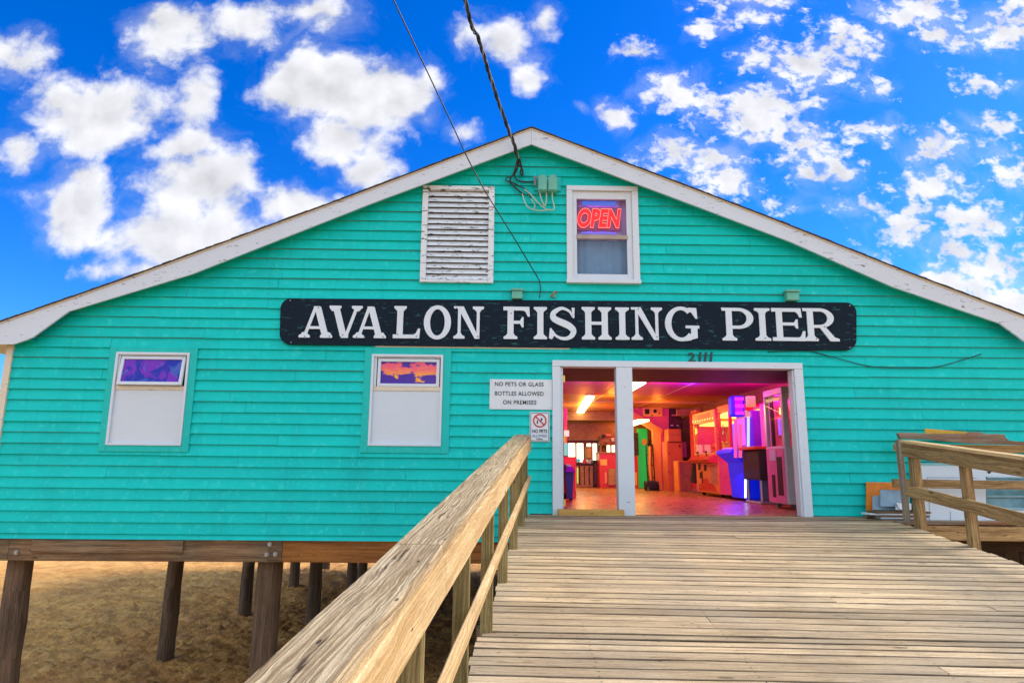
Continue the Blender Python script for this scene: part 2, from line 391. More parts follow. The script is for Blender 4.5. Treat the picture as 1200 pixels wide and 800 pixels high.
T['postwood'] = wood('treated_post_timber', (.34, .26, .11), (.15, .115, .04), streak=(.05, .035, .015), crack=.5, knot=.7, tone=.3)
T['brownwood'] = wood('brown_rail_timber', (.48, .33, .15), (.19, .12, .05), crack=.7, knot=.6, tone=.35, swirl=.5)
T['greywood'] = wood('grey_old_timber', (.38, .32, .24), (.17, .13, .09), crack=.9, knot=.5, tone=.3, stain=(.28, .10, .04), stainamt=.5)
T['beam'] = wood('dark_beam_timber', (.29, .20, .11), (.09, .06, .035), crack=.8, knot=.8, tone=.5, stain=(.34, .13, .04), stainamt=.2)
T['warmlitbeam'] = wood('warm_lit_beam', (.42, .17, .04), (.20, .075, .02), crack=.5, knot=.6, tone=.2)  # orange cast of warm light is put into this beam colour
T['shadewood'] = wood('shade_dark_timber', (.075, .05, .03), (.03, .02, .012), crack=.6, knot=.4, tone=.4)  # dark tone stands for the shade under the building
T['pile'] = wood('round_pile_timber', (.20, .13, .08), (.07, .045, .028), crack=.9, knot=.6, tone=.3, stain=(.22, .13, .07), stainamt=.3)
T['yellowwood'] = wood('fresh_yellow_timber', (.66, .42, .13), (.52, .30, .08), crack=.2, knot=.6, tone=.1)
T['shingle'] = plain('asphalt_shingle', (.07, .065, .06), .9, var=.3, scale=20)
T['metal'] = plain('galvanised_metal', (.42, .44, .45), .4, .8)
T['wire'] = plain('wire_black', (.012, .013, .016), .5)
T['wiregrey'] = plain('wire_grey', (.17, .22, .23), .5)
T['wirepale'] = plain('wire_pale', (.45, .55, .42), .5)
T['tealmeter'] = plain('green_meter_paint', (.12, .44, .33), .4, var=.1)
def sand_mat():
    m, n, b = newmat('sand'); tc = n.add('ShaderNodeTexCoord').outputs['Object']
    a = n.noise(tc, 2.3, 6, .65); f = n.noise(tc, 60., 3, .6); g = n.noise(tc, .35, 3)
    c = n.mix(n.ss(a, .3, .7), (.52, .22, .045, 1), (.88, .48, .13, 1)); c = n.mix(n.m('MULTIPLY', n.ss(f, .4, .7), .35), c, (.70, .46, .20, 1))
    c = n.mix(n.m('MULTIPLY', n.ss(g, .45, .6), .2), c, (.45, .25, .10, 1))
    vo = n.vor(tc, 5.); c = n.mix(n.m('MULTIPLY', n.m('MULTIPLY', n.ss(vo.outputs['Distance'], .09, .05), n.m('GREATER_THAN', n.sep(vo.outputs['Color'])[0], .9)), .8), c, (.75, .68, .55, 1))
    n.put(b.inputs['Base Color'], c); b.inputs['Roughness'].default_value = .95
    bump(n, b, n.m('ADD', n.noise(tc, 11., 6, .65), n.m('MULTIPLY', f, .2)), 1., .06); return m
T['sand'] = sand_mat()
# ------------------------------------------------------------------ ground, sea
GZ = -2.8
def axis(lo, hi, step, far):
    a = [lo+i*step for i in range(int((hi-lo)/step)+1)]; s = step
    x = a[-1]
    while x < far: s *= 1.28; x += s; a.append(x)
    s = step; x = a[0]; pre = []
    while x > -far: s *= 1.28; x -= s; pre.append(x)
    return pre[::-1]+a
ax = axis(-12, 0, .07, 1500); ay = axis(0, 14, .07, 1500)
def sandz(x, y):
    fx = 1/(1+max(0, abs(x+4)-12)*.25)/(1+max(0, abs(y-5)-12)*.25)
    n1 = noise.fractal(Vector((x*2.6, y*2.1, 0)), 1., 2., 4)
    n2 = abs(noise.noise(Vector((x*5.0, y*4.1, 3.))))
    n3 = abs(noise.noise(Vector((x*8.3, y*6.9, 9.))))
    slope = max(0, min(1, (y+1)/60))*-.3
    return GZ+fx*(.045*n1-.20*max(0, .26-n2)+.12*n3)+slope
g = MB(); W_ = len(ay)
vv = [(x, y, sandz(x, y)) for x in ax for y in ay]
fs = [(i*W_+j, (i+1)*W_+j, (i+1)*W_+j+1, i*W_+j+1) for i in range(len(ax)-1) for j in range(W_-1)]
me = bpy.data.meshes.new('sand'); me.from_pydata(vv, [], fs); me.polygons.foreach_set('use_smooth', [True]*len(fs)); me.materials.append(T['sand'])
so_ = bpy.data.objects.new('sand', me); SC.collection.objects.link(so_); so_['kind'] = 'structure'
m, n, b = newmat('sea_water'); b.inputs['Base Color'].default_value = (.02, .09, .11, 1); b.inputs['Roughness'].default_value = .12
bump(n, b, n.noise(n.add('ShaderNodeTexCoord').outputs['Object'], .8, 5, .6), .6, .3)
g = MB(); g.poly([(-1500, 48, -2.95), (1500, 48, -2.95), (1500, 1500, -2.95), (-1500, 1500, -2.95)]); o = g.build('sea', m); o['kind'] = 'structure'
# ------------------------------------------------------------------ ramp profile
SL = .12
def dz_(Y):
    s = -Y
    if s < .2: return 0.
    if s < .5: return -SL*(s-.2)**2/(2*.3)
    return -SL*(s-.35)
def lx(Y): return .37+.1*Y       # left deck edge
RXE = 5.30
g = MB()
s = .02; k = 0
while s < 10.2:
    wd = .138 if rnd.random() < .8 else .10
    Yc = -(s+wd/2); tilt = .045*min(1, s/2.5)        # boards run slightly askew on the ramp
    xl = lx(Yc)-.03+rnd.uniform(-.022, .022); xr = RXE+.03+rnd.uniform(-.03, .03)
    zj = rnd.uniform(-.003, .003); zk = rnd.uniform(-.003, .003)
    yl = Yc+tilt*.5*(2.5-0)*.35; yr = Yc-tilt*.5*2.5*1.0
    yl = Yc+tilt*1.2; yr = Yc-tilt*3.7
    if s < .35: yl = yr = Yc
    # split some boards at a joint over a stringer
    if rnd.random() < .3:
        xm = rnd.choice((1.6, 2.8, 4.0)); ym = yl+(yr-yl)*(xm-xl)/(xr-xl)
        parts = [((xl, yl), (xm-.003, ym)), ((xm+.003, ym), (xr, yr))]
    else: parts = [((xl, yl), (xr, yr))]
    for (a, b_) in parts:
        g.plank((a[0], a[1], dz_(a[1])-.019+zj), (b_[0], b_[1], dz_(b_[1])-.019+zk), wd-rnd.choice((.004, .005, .007, .008, .010, .014, .018)), .038, (0, -SL if s > .4 else 0, 1) , ch=.006, seg=10, wob=.002)
    s += wd+.001; k += 1
deck = g.build('boardwalk', T['deck'], origin=(2.8, 0, 0)); deck['kind'] = 'structure'
g = MB()
for x in (.62, 1.6, 2.8, 4.0, 5.1):
    s = .06
    while s < 6.6:
        if x > lx(-s)+.1:
            for k in (0, .07):
                xx, yy_ = x+rnd.uniform(-.012, .012), -(s+k)-(.02 if x > 3 else 0); r_ = .0055
                g.poly([(xx+r_*math.cos(a*math.pi/3), yy_+r_*math.sin(a*math.pi/3), dz_(yy_)+.0045) for a in range(6)])
        s += .138
nl_ = g.build('nail_head', plain('rusty_nail', (.05, .035, .03), .7), deck); nl_['kind'] = 'stuff'
g = MB()
for x in (.0, 1.6, 2.8, 4.0, 5.2):
    for (ya, yb) in ((-.05, -.9), (-.9, -3.), (-3., -6.), (-6., -10.)):
        xa = x if x > .5 else lx(ya)+.08; xb = x if x > .5 else lx(yb)+.08
        g.plank((xa, ya, dz_(ya)-.17), (xb, yb, dz_(yb)-.17), .05, .24, (0, 0, 1))
g.build('stringer', T['beam'], deck)
for (x, y) in ((.18, -.75), (5.1, -.9), (2.7, -.9), (-.05, -3.6), (5.1, -3.6), (2.7, -3.6), (-.35, -6.4), (5.1, -6.4)):
    g = MB(); g.tube([(x, y, GZ-.4), (x+.01, y, -1.6), (x, y, dz_(y)-.3)], [.15, .145, .14], 16); g.build('pile', T['pile'], deck, smooth=True)
g = MB()
for y in (-.9, -3.6, -6.4): g.plank((lx(y)-.1, y, dz_(y)-.36), (5.5, y, dz_(y)-.36), .1, .2, (0, 0, 1))
g.build('cross_beam', T['beam'], deck)
# ------------------------------------------------------------------ left railing
def railing_left():
    t = thing('wooden_railing', 'long wooden railing left of the ramp with weathered grey cap and pale inner face', 'railing', (.2, -.9, 0))
    Y0, Y1 = -.32, -9.4
    def rx(Y): return .34+.1*Y
    H = 1.10
    segs = [(-.32, -.62), (-.62, -1.1), (-1.1, -4.0), (-4.0, -6.75), (-6.75, -9.4)]
    g = MB()
    for i, (a, b_) in enumerate(segs):
        g.plank((rx(a), a, dz_(a)+H-.02), (rx(b_), b_, dz_(b_)+H-.02), .205, .04, (0, 0, 1), ch=.006, seg=6, wob=.002, r=.13+.01*i)
    g.build('cap_board', T['cap'], t)
    g = MB()
    for i, (a, b_) in enumerate(segs):
        g.plank((rx(a)+.098, a, dz_(a)+H-.127), (rx(b_)+.098, b_, dz_(b_)+H-.127), .038, .170, (0, 0, 1), ch=.005, seg=6, wob=.0015, r=.31+.01*i)
    g.build('fascia_board', T['newwood'], t)
    g = MB()
    for i, (a, b_) in enumerate([(-.3, -1.0), (-1.0, -4.0), (-4.0, -6.75), (-6.75, -9.4)]):
        g.plank((rx(a)+.085, a, dz_(a)+.47), (rx(b_)+.085, b_, dz_(b_)+.47), .045, .14, (.25, 0, 1), ch=.006, seg=6, wob=.002, r=.52+.01*i)
    g.build('middle_rail', T['newwood'], t)
    for Y in (-.38, -.95, -2.15, -3.35, -4.55, -5.75, -6.95, -8.15):
        g = MB(); x = rx(Y)+.028; top = dz_(Y)+H-.045
        bot = dz_(Y)-.42 if Y < -.5 else -.02
        g.plank((x, Y-.024, bot), (x, Y-.024, top), .088, .044, (0, 1, 0), ch=.003, seg=3)
        g.plank((x+.002, Y+.024, bot-.02), (x+.002, Y+.024, top), .088, .044, (0, 1, 0), ch=.003, seg=3)
        g.build('post', T['postwood'], t)
railing_left()
def railing_right():
    t = thing('wooden_railing', 'brown timber railing on the right edge of the ramp with two sloping rails', 'railing', (5.35, -.9, 0))
    X = 5.36; H = 1.10
    g = MB()
    for (a, b_) in ((-.84, -4.2), (-4.2, -9.)):
        g.plank((X, a, dz_(a)+H-.012), (X, b_, dz_(b_)+H-.012), .17, .036, (0, 0, 1), ch=.004, seg=5, wob=.002)
    g.build('cap_board', T['newwood'], t)
    g = MB()
    for (a, b_) in ((-.84, -4.2), (-4.2, -9.)):
        g.plank((X-.055, a, dz_(a)+H-.118), (X-.055, b_, dz_(b_)+H-.118), .038, .172, (0, 0, 1), ch=.004, seg=5, wob=.002)
    g.build('fascia_board', T['brownwood'], t)
    g = MB()
    for (a, b_) in ((-.86, -4.2), (-4.2, -9.)):
        g.plank((X-.06, a, dz_(a)+.46), (X-.06, b_, dz_(b_)+.46), .04, .145, (0, 0, 1), ch=.004, seg=5, wob=.002)
    g.build('middle_rail', T['brownwood'], t)
    for Y, w_ in ((-.95, .125), (-1.90, .10), (-3.4, .10), (-4.6, .10), (-5.8, .1)):
        g = MB(); g.plank((X+.014, Y, dz_(Y)-.3), (X+.014, Y, dz_(Y)+H-.03), .09, w_, (0, 1, 0), ch=.004, seg=3)
        g.build('post', T['brownwood'], t)
    g = MB(); g.plank((X-.03, -.74, -.02), (X+.03, -.62, 1.06), .05, .09, (0, 1, 0), ch=.004, seg=3); g.build('post', T['greywood'], t)
railing_right()
# ------------------------------------------------------------------ the pier building
XL, XR, RX, BACK = -7.07, 7.87, .40, 15.2
ZB = -.375
bld = thing('pier_building', 'turquoise clapboard building with white rake boards raised on timber piles', 'building', (.4, 0, 0))
ROOFZ = 5.74
def gx(z): return max(XL, RX-(ROOFZ-z)/.412), min(XR, RX+(ROOFZ-z)/.400)
P1 = dict(x0=-5.572, x1=-4.515, z0=.905, z1=2.236)
P2 = dict(x0=-1.886, x1=-.848, z0=.930, z1=2.248)
LV = dict(x0=-1.231, x1=-.136, z0=3.340, z1=4.866)
OW = dict(x0=.966, x1=2.062, z0=3.375, z1=4.900)
DR = dict(x0=.742, x1=4.412, z0=-.02, z1=2.187)
def inset(h, a): return (h['x0']+a, h['x1']-a, h['z0']+a, h['z1']-a)
holes = [inset(P1, .03), inset(P2, .03), inset(LV, .03), inset(OW, .03), (DR['x0']+.04, DR['x1']-.04, -1, DR['z1']-.04)]
g = MB(); EX = .1533; z = ZB; first = True; course = 0
zc = [ZB]+[-.301+EX*i for i in range(0, 40) if -.301+EX*i < ROOFZ]+[ROOFZ-.01]
def strip(g, xa, xb, za, zb, c0, c1, r, jit):
    """piece of one clapboard; c0..c1 is the whole course so that the lap slope is kept"""
    yf = lambda z_: -.030*(1-(z_-c0)/max(.02, (c1-c0)))+(.0 if c1-c0 > .1 else .0)+jit
    g.poly([(xa[0], yf(za), za), (xb[0], yf(za), za), (xb[1], yf(zb), zb), (xa[1], yf(zb), zb)], r)
for ci in range(len(zc)-1):
    c0, c1 = zc[ci], zc[ci+1]
    # joints
    xs = [XL-.5]; x = XL+rnd.uniform(1., 4.)
    while x < XR: xs.append(x); x += rnd.uniform(2.6, 4.9)
    xs.append(XR+.5)
    for bi in range(len(xs)-1):
        bx0, bx1 = xs[bi]+.0015, xs[bi+1]-.0015; r = rnd.random(); jit = rnd.uniform(-.0025, .0025)
        dzl = rnd.uniform(-.0045, .0045)
        cuts = sorted(set([c0, c1]+[zz for h in holes for zz in (h[2], h[3]) if c0 < zz < c1]+([.012] if c0 < .012 < c1 else [])))
        for a, b2 in zip(cuts[:-1], cuts[1:]):
            mid = (a+b2)/2
            spans = [(bx0, bx1)]
            for h in holes:
                if h[2] < mid < h[3]:
                    ns = []
                    for s0, s1 in spans:
                        if h[1] <= s0 or h[0] >= s1: ns.append((s0, s1)); continue
                        if s0 < h[0]: ns.append((s0, h[0]))
                        if s1 > h[1]: ns.append((h[1], s1))
                    spans = ns
            a_keep = a
            for s0, s1 in spans:
                a = a_keep
                la, ra = gx(a); lb, rb = gx(b2)
                if mid < .012:                                    # the deck meets the wall right of x=.35
                    s1 = min(s1, .42)
                xa = (max(s0, la), max(s0, lb)); xb = (min(s1, ra), min(s1, rb))
                if xb[0]-xa[0] < .003 and xb[1]-xa[1] < .003: continue
                xb = (max(xb[0], xa[0]+.001), max(xb[1], xa[1]+.001))
                if abs(a-c0) < 1e-6 and c0 > 0: a += dzl
                strip(g, xa, xb, a, b2, c0, c1, r, jit)
                if abs(a-c0) < .006:                               # butt edge under the lap
                    y0 = -.030+jit
                    g.poly([(xa[0], .002, a+.003), (xb[0], .002, a+.003), (xb[0], y0, a), (xa[0], y0, a)], r)
siding = g.build('siding', T['teal'], bld)
# wall core with openings (dark behind the boards)
def wall_with_holes(y0, y1, hs, mat, name, grow=0., x0=XL+.02, x1=XR-.02, zb=ZB+.02):
    g = MB(); zs = sorted(set([zb, 5.6]+[z_ for h in hs for z_ in (max(zb, h[2]), h[3])]+[2.3+.35*i for i in range(10)]))
    for a, b2 in zip(zs[:-1], zs[1:]):
        mid = (a+b2)/2; l, r_ = gx(b2+.04); l += .03; r_ -= .03
        l = max(l, x0); r_ = min(r_, x1)
        sp = [(l, r_)]
        for h in hs:
            if h[2] < mid < h[3]:
                ns = []
                for s0, s1 in sp:
                    if h[1] <= s0 or h[0] >= s1: ns.append((s0, s1)); continue
                    if s0 < h[0]: ns.append((s0, h[0]))
                    if s1 > h[1]: ns.append((h[1], s1))
                sp = ns
        for s0, s1 in sp:
            if s1-s0 > .01: g.box(s0, s1, y0, y1, a, b2)
    return g.build(name, mat, bld)
T['innerwall'] = plain('inner_wall_paint', (.30, .14, .08), .7)
wall_with_holes(.008, .12, [(h[0], h[1], h[2], h[3]) for h in holes], T['innerwall'], 'wall')
# corner boards
g = MB(); g.rbox(XL-.085, XL+.012, -.045, .1, .40, 2.36, .004); g.build('corner_board', T['cream'], bld)
g = MB(); g.rbox(XL-.085, XL+.012, -.045, .1, ZB, .399, .004); g.build('corner_board', T['tealtrim'], bld)
g = MB(); g.rbox(XR-.012, XR+.085, -.045, .1, ZB, 2.40, .004); g.build('corner_board', T['cream'], bld)
# side and back walls
g = MB(); g.box(XL-.001, XL+.1, .13, BACK, ZB, 2.34); g.box(XR-.1, XR+.001, .13, BACK, ZB, 2.4); g.build_each('side_wall', T['tealtrim'], bld)
# rake boards : outline surveyed in the plane of the board
RY = -.20
def q(pts, Y=RY): return [(at(x, y, Y).x, at(x, y, Y).z) for x, y in pts]
Ltop = q([(622.6, 152.5), (400, 236.5), (150, 328), (0, 380)]); Lbot = q([(622.6, 169.5), (440, 237), (225, 321.5), (81, 365)])
Lret = q([(38, 396), (17, 403.3), (0, 403.6)])
def rake(top, bot, ret, ext, name):
    g = MB()
    te = (top[-1][0]+ext*1.0, top[-1][1]-abs(ext)*.385)
    pts = top+[te, (te[0], ret[-1][1]-.01)]+ret[::-1]+bot[::-1]
    g.prism(pts, RY-.012, RY+.02); o = g.build(name, T['rakewhite'], bld)
    return te
teL = rake(Ltop, Lbot, Lret, -.45, 'rake_board')
Rtop = q([(622.8, 152.5), (809, 222.5), (905, 259.2), (1064, 322.2), (1200, 373.3)]); Rbot = q([(622.8, 169.5), (800, 236), (926, 283.5), (1045, 336), (1171, 379)])
Rret = q([(1200, 400), (1215, 407), (1225, 407.5)])
teR = rake(Rtop, Rbot, Rret, .35, 'rake_board')
# thin moulding strip on top of the rake board, then shingle edge
def band(top, ext, off0, off1, y0, y1, name, mat, jag=0.):
    pts = list(top)+[ext]; g = MB()
    for (a, b2) in zip(pts[:-1], pts[1:]):
        n_ = max(1, int(math.hypot(b2[0]-a[0], b2[1]-a[1])/(.13 if jag else 9)))
        for i in range(n_):
            p = [a[0]+(b2[0]-a[0])*i/n_, a[1]+(b2[1]-a[1])*i/n_]; p2 = [a[0]+(b2[0]-a[0])*(i+1)/n_, a[1]+(b2[1]-a[1])*(i+1)/n_]
            j0, j1 = (rnd.uniform(0, jag), rnd.uniform(0, jag)) if jag else (0, 0)
            g.prism([(p[0], p[1]+off0), (p2[0], p2[1]+off0), (p2[0], p2[1]+off1+j1), (p[0], p[1]+off1+j0)], y0, y1)
    return g.build(name, mat, bld)
for top, te in ((Ltop, teL), (Rtop, teR)):
    band(top, te, .001, .020, RY-.026, RY+.03, 'drip_edge', T['cream'])
    band(top, te, .021, .034, RY-.045, RY+.1, 'shingle_edge', T['shingle'], jag=.012)
# soffit under the overhang, painted like the wall
g = MB()
for bot, sg in ((Lbot, -1), (Rbot, 1)):
    pts = [(x, z_+.055) for x, z_ in bot]
    for a, b2 in zip(pts[:-1], pts[1:]):
        A = [(a[0], RY+.022, a[1]), (b2[0], RY+.022, b2[1]), (b2[0], .0, b2[1]), (a[0], .0, a[1])]
        g.hexa(A, [(x, y, z_+.03) for x, y, z_ in A])
g.build('soffit', T['tealtrim'], bld)
g = MB(); z_ = Lret[1][1]+.015
g.box(XL-.75, XL-.09, RY+.03, BACK, z_, z_+.02); g.box(XR+.09, XR+.6, RY+.03, BACK, z_+.05, z_+.07); g.build_each('eave_soffit', T['cream'], bld)
# little board end under the left return
g = MB(); p = at(30, 398, -.1); g.rbox(p.x-.03, p.x+.09, -.14, -.03, p.z-.02, p.z+.0, .003); g.build('soffit_block', T['tealtrim'], bld)
# roof slabs
g = MB()
for (tp, te) in ((Ltop, teL), (Rtop, teR)):
    a = tp[0]; b2 = te
    A = [(a[0], RY+.1, a[1]-.03), (b2[0], RY+.1, b2[1]-.03), (b2[0], BACK+.2, b2[1]-.03), (a[0], BACK+.2, a[1]-.03)]
    g.hexa(A, [(x, y, z_+.06) for x, y, z_ in A])
g.build('roof', T['shingle'], bld)
# rim beams, floor frame, piles
g = MB()
g.plank((XL-.02, .07, -.52), (-6.75, .07, -.52), .13, .30, ch=.008, seg=2, wob=.004)
g.plank((-6.745, .075, -.52), (-3.2, .075, -.52), .13, .30, ch=.008, seg=5, wob=.004)
g.build_each('rim_beam', T['beam'], bld); g = MB(); g.plank((-3.0, .07, -.52), (.4, .07, -.52), .13, .30, ch=.008, seg=5, wob=.004)
g.build_each('rim_beam', T['warmlitbeam'], bld); g = MB(); g.plank((-6.42, -.012, -.475), (-4.36, -.012, -.475), .03, .17, ch=.004, seg=3); g.plank((-3.195, .07, -.52), (-3.005, .07, -.52), .15, .30, ch=.01)
g.build_each('rim_beam', T['beam'], bld)
g = MB(); g.plank((.45, -.02, -.3), (XR, -.02, -.3), .1, .3, ch=.008); g.build('rim_beam', T['shadewood'], bld)  # beam coloured dark for the shade beneath the platform
g = MB()
for y in (3.3, 7.14, 10.97, 14.6): g.plank((XL+.1, y, -.60), (XR-.1, y, -.60), .2, .28, ch=.006)
for i in range(24): x = XL+.35+i*.63; g.plank((x, .05, -.36), (x, BACK, -.36), .05, .2, ch=.002)
g.build_each('floor_joist', T['beam'], bld)
def pile(x, y, ztop, rad=.155, lean=0.):
    g = MB(); nn_ = 7; pts = []; rs = []
    for i in range(nn_):
        t_ = i/(nn_-1); pts.append((x+lean*(1-t_)+rnd.uniform(-.008, .008), y+rnd.uniform(-.008, .008), GZ-.5+(ztop-GZ+.5)*t_)); rs.append(rad*(1.06-.1*t_)+rnd.uniform(-.004, .004))
    g.tube(pts, rs, 18, rnd.random()); return g.build('pile', T['pile'], bld, smooth=True)
pile(-6.76, .30, -.66, .165); pile(-3.25, .30, -.66, .175); pile(.2, .30, -.66)
for y in (3.35, 7.14, 10.97, 14.6):
    pile(-5.98, y, -.7, .14, -.04); pile(-4.02+.0*y, y+(2.4 if y < 8 else 0), -.7, .14)
for x in (-2.0, .6, 3.4, 6.6):
    for y in (3.3, 7.14, 10.97, 14.6): pile(x, y, -.7, .14)
g = MB()      # bolts with washers
for (bx, bz) in ((312.5, 649.5), (322.5, 649), (316, 637.5), (19, 647)):
    p = at(bx, bz, -.008); g.tube([p+Vector((0, .012, 0)), p+Vector((0, -.004, 0))], .03, 14); g.tube([p+Vector((0, -.004, 0)), p+Vector((0, -.026, 0))], .016, 6)
g.build_each('bolt', T['metal'], bld)
g = MB()
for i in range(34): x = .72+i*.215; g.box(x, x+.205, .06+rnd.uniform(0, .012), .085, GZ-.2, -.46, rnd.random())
g.build('shade_boards', T['shadewood'], bld)  # added dark boards stand in for the shaded void below the building
# ------------------------------------------------------------------ interior shell
def tilefloor():
    m, n, b = newmat('glossy_floor_tiles'); tc = n.add('ShaderNodeTexCoord').outputs['Object']
    br = n.add('ShaderNodeTexBrick'); n.put(br.inputs['Vector'], tc); br.offset = 0
    for k_, v2 in (('Scale', 1.), ('Mortar Size', .006), ('Brick Width', .61), ('Row Height', .61)): br.inputs[k_].default_value = v2
    br.inputs['Color1'].default_value = (.44, .19, .06, 1); br.inputs['Color2'].default_value = (.36, .145, .045, 1); br.inputs['Mortar'].default_value = (.12, .09, .07, 1)
    n.put(b.inputs['Base Color'], br.outputs[0]); n.put(b.inputs['Roughness'], n.ss(n.noise(tc, 5, 5, .6), .3, .7, .22, .45)); b.inputs['Specular IOR Level'].default_value = .3; return m
T['floor'] = tilefloor()
IX0, IX1, IY = -1.2, 6.0, 14.6
g = MB(); g.box(IX0, IX1+.2, .13, BACK-.1, -.05, .0); g.build('floor', T['floor'], bld)
g = MB(); g.box(XL+.02, XR-.02, .02, BACK-.02, -.25, -.20); g.build('subfloor', T['beam'], bld)
T['ceil'] = plain('ceiling_board', (.50, .34, .32), .45, var=.08, scale=1.5)
g = MB(); g.box(IX0, IX1+.2, .42, 7.4, 2.5, 2.56); g.build('ceiling', plain('ceiling_magenta_light', (.62, .05, .40), .5, var=.1, scale=1.5), bld)  # magenta neon light is put into the ceiling colour
g = MB(); g.box(IX0, IX1+.2, 7.402, BACK-.1, 2.5, 2.56); g.build('ceiling', plain('ceiling_orange_light', (.66, .33, .10), .5, var=.1, scale=1.5), bld)  # warm lamp light is put into the rear ceiling colour
g = MB()
for y in (2.2, 4.4, 9.2, 13.0): g.box(IX0+.01, IX1-.02, y, y+.05, 2.485, 2.499)
for x in (1.0, 2.6, 4.2): g.box(x, x+.04, .5, 16., 2.488, 2.498)
g.build_each('ceiling_batten', T['cream'], bld)
T['beamdark'] = plain('dark_purple_brown_beam', (.06, .035, .05), .6)
g = MB(); g.box(.3, 5.2, .13, 2.3, 2.18, 2.48); g.build('door_lintel', T['beamdark'], bld)
g = MB(); g.box(IX0, IX0+.1, .13, BACK-.1, .0, 2.5); g.box(IX1, IX1+.1, .13, BACK-.1, 0., 2.5)
g.build('partition_wall', T['innerwall'], bld)
g = MB()   # back wall with three windows
bw = [(666, 684, 519, 541), (687.5, 700, 521, 541), (711, 721, 521, 532)]
hb = []
for (a, c, t_, d) in bw:
    pa, pc = at(a, t_, IY), at(c, d, IY); hb.append((pa.x, pc.x, pc.z, pa.z))
xs = [IX0]+[v for h in hb for v in h[:2]]+[IX1]
lo = min(h[2] for h in hb); hi = max(h[3] for h in hb)
g.box(IX0+.11, IX1-.01, IY, IY+.1, 0., lo); g.box(IX0+.11, IX1-.01, IY, IY+.1, hi, 2.5)
for i in range(0, len(xs), 2): g.box(xs[i]+(.11 if i == 0 else 0), xs[i+1]-(.01 if i == 6 else 0), IY, IY+.1, lo, hi)
T['woodwall'] = plain('varnished_wood_wall', (.36, .19, .08), .5, var=.2, scale=3.)
g.build('back_wall', T['woodwall'], bld)
T['skyglow'] = glow('daylit_window', (1., .88, .55), 2.6)
g = MB()
for i, h in enumerate(hb): g.box(h[0]+.01, h[1]-.01, IY+.03, IY+.05, lo+.005, hi-.005)
g.build_each('back_window', T['skyglow'], bld)
g = MB()
for h in hb: 
    xm = (h[0]+h[1])/2; g.box(xm-.03, xm+.03, IY-.01, IY+.028, lo, hi)
g.build_each('window_bar', T['woodwall'], bld)
g = MB(); g.box(IX0+.11, IX1-.01, 14.2, 14.4, 1.62, 2.5); g.box(IX0+.11, 6.0, 12.5, 12.62, 2.2, 2.49); g.build_each('header_beam', T['woodwall'], bld)
# ------------------------------------------------------------------ door frame of the building
g = MB(); dfz0, dfz1 = .0, 2.095
g.rbox(DR['x0'], .860, -.06, .13, -.03, dfz1, .004)
g.rbox(.862, .898, -.02, .125, .05, 2.085, .003)
g.rbox(1.672, 1.905, -.06, .13, -.03, dfz1, .004)
g.rbox(4.285, DR['x1'], -.062, .05, -.0, dfz1, .004); g.rbox(4.262, 4.284, -.03, .13, -.0, dfz1-.01, .004)
g.rbox(DR['x0'], DR['x1'], -.064, .13, dfz1+.002, DR['z1'], .004)
g.build('door_frame', T['white'], bld)
T['brass'] = plain('brass', (.75, .45, .08), .35, .9)
g = MB()
for z_ in (1.92, 1.05, .16): g.rbox(.90, .93, -.012, .04, z_-.05, z_+.05, .004)
g.build_each('hinge', T['brass'], bld)
step = MB(); a0 = at(655, 598, -.10); step.rbox(.812, 1.725, -.19, -.066, -.002, .082, .006); solo(step, 'threshold_step', T['yellowwood'], 'fresh yellow timber step across the foot of the narrow left doorway', 'step')
# fix uv of step is not needed
# ------------------------------------------------------------------ boarded windows
def painted_cloud_reflection():  # sunset sky reflection painted into the pane's base colour
    m, n, b = newmat('painted_sunset_reflection'); tc = n.add('ShaderNodeTexCoord').outputs['UV']; x, y, _ = n.sep(tc)
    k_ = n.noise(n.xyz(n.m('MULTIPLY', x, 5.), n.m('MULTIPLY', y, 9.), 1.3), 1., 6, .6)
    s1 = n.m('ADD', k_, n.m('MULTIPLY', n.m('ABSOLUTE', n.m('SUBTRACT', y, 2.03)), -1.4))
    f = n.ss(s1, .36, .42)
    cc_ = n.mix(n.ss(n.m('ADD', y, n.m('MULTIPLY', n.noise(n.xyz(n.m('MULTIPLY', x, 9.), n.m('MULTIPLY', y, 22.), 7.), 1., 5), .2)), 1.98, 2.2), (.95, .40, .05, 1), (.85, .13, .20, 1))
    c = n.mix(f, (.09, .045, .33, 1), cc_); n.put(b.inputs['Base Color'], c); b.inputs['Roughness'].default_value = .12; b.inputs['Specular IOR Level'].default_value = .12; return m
def painted_violet_reflection():  # violet-blue reflection painted into the pane colour
    m, n, b = newmat('violet_reflection_paint'); tc = n.add('ShaderNodeTexCoord').outputs['Object']
    vo = n.vor(n.v('ADD', n.v('MULTIPLY', tc, (1., 1., 1.3)), (.3, 0, .2)), 4.6); k_ = n.noise(tc, 5., 4, .5, 1.2)
    c = n.mix(n.ss(n.noise(tc, 3.2, 5, .55, 1.5), .44, .54), (.02, .03, .40, 1), (.17, .03, .48, 1)); c = n.mix(n.m('MULTIPLY', n.ss(k_, .55, .6), .6), c, (.04, .16, .50, 1))
    n.put(b.inputs['Base Color'], c); b.inputs['Roughness'].default_value = .1; b.inputs['Specular IOR Level'].default_value = .15; return m
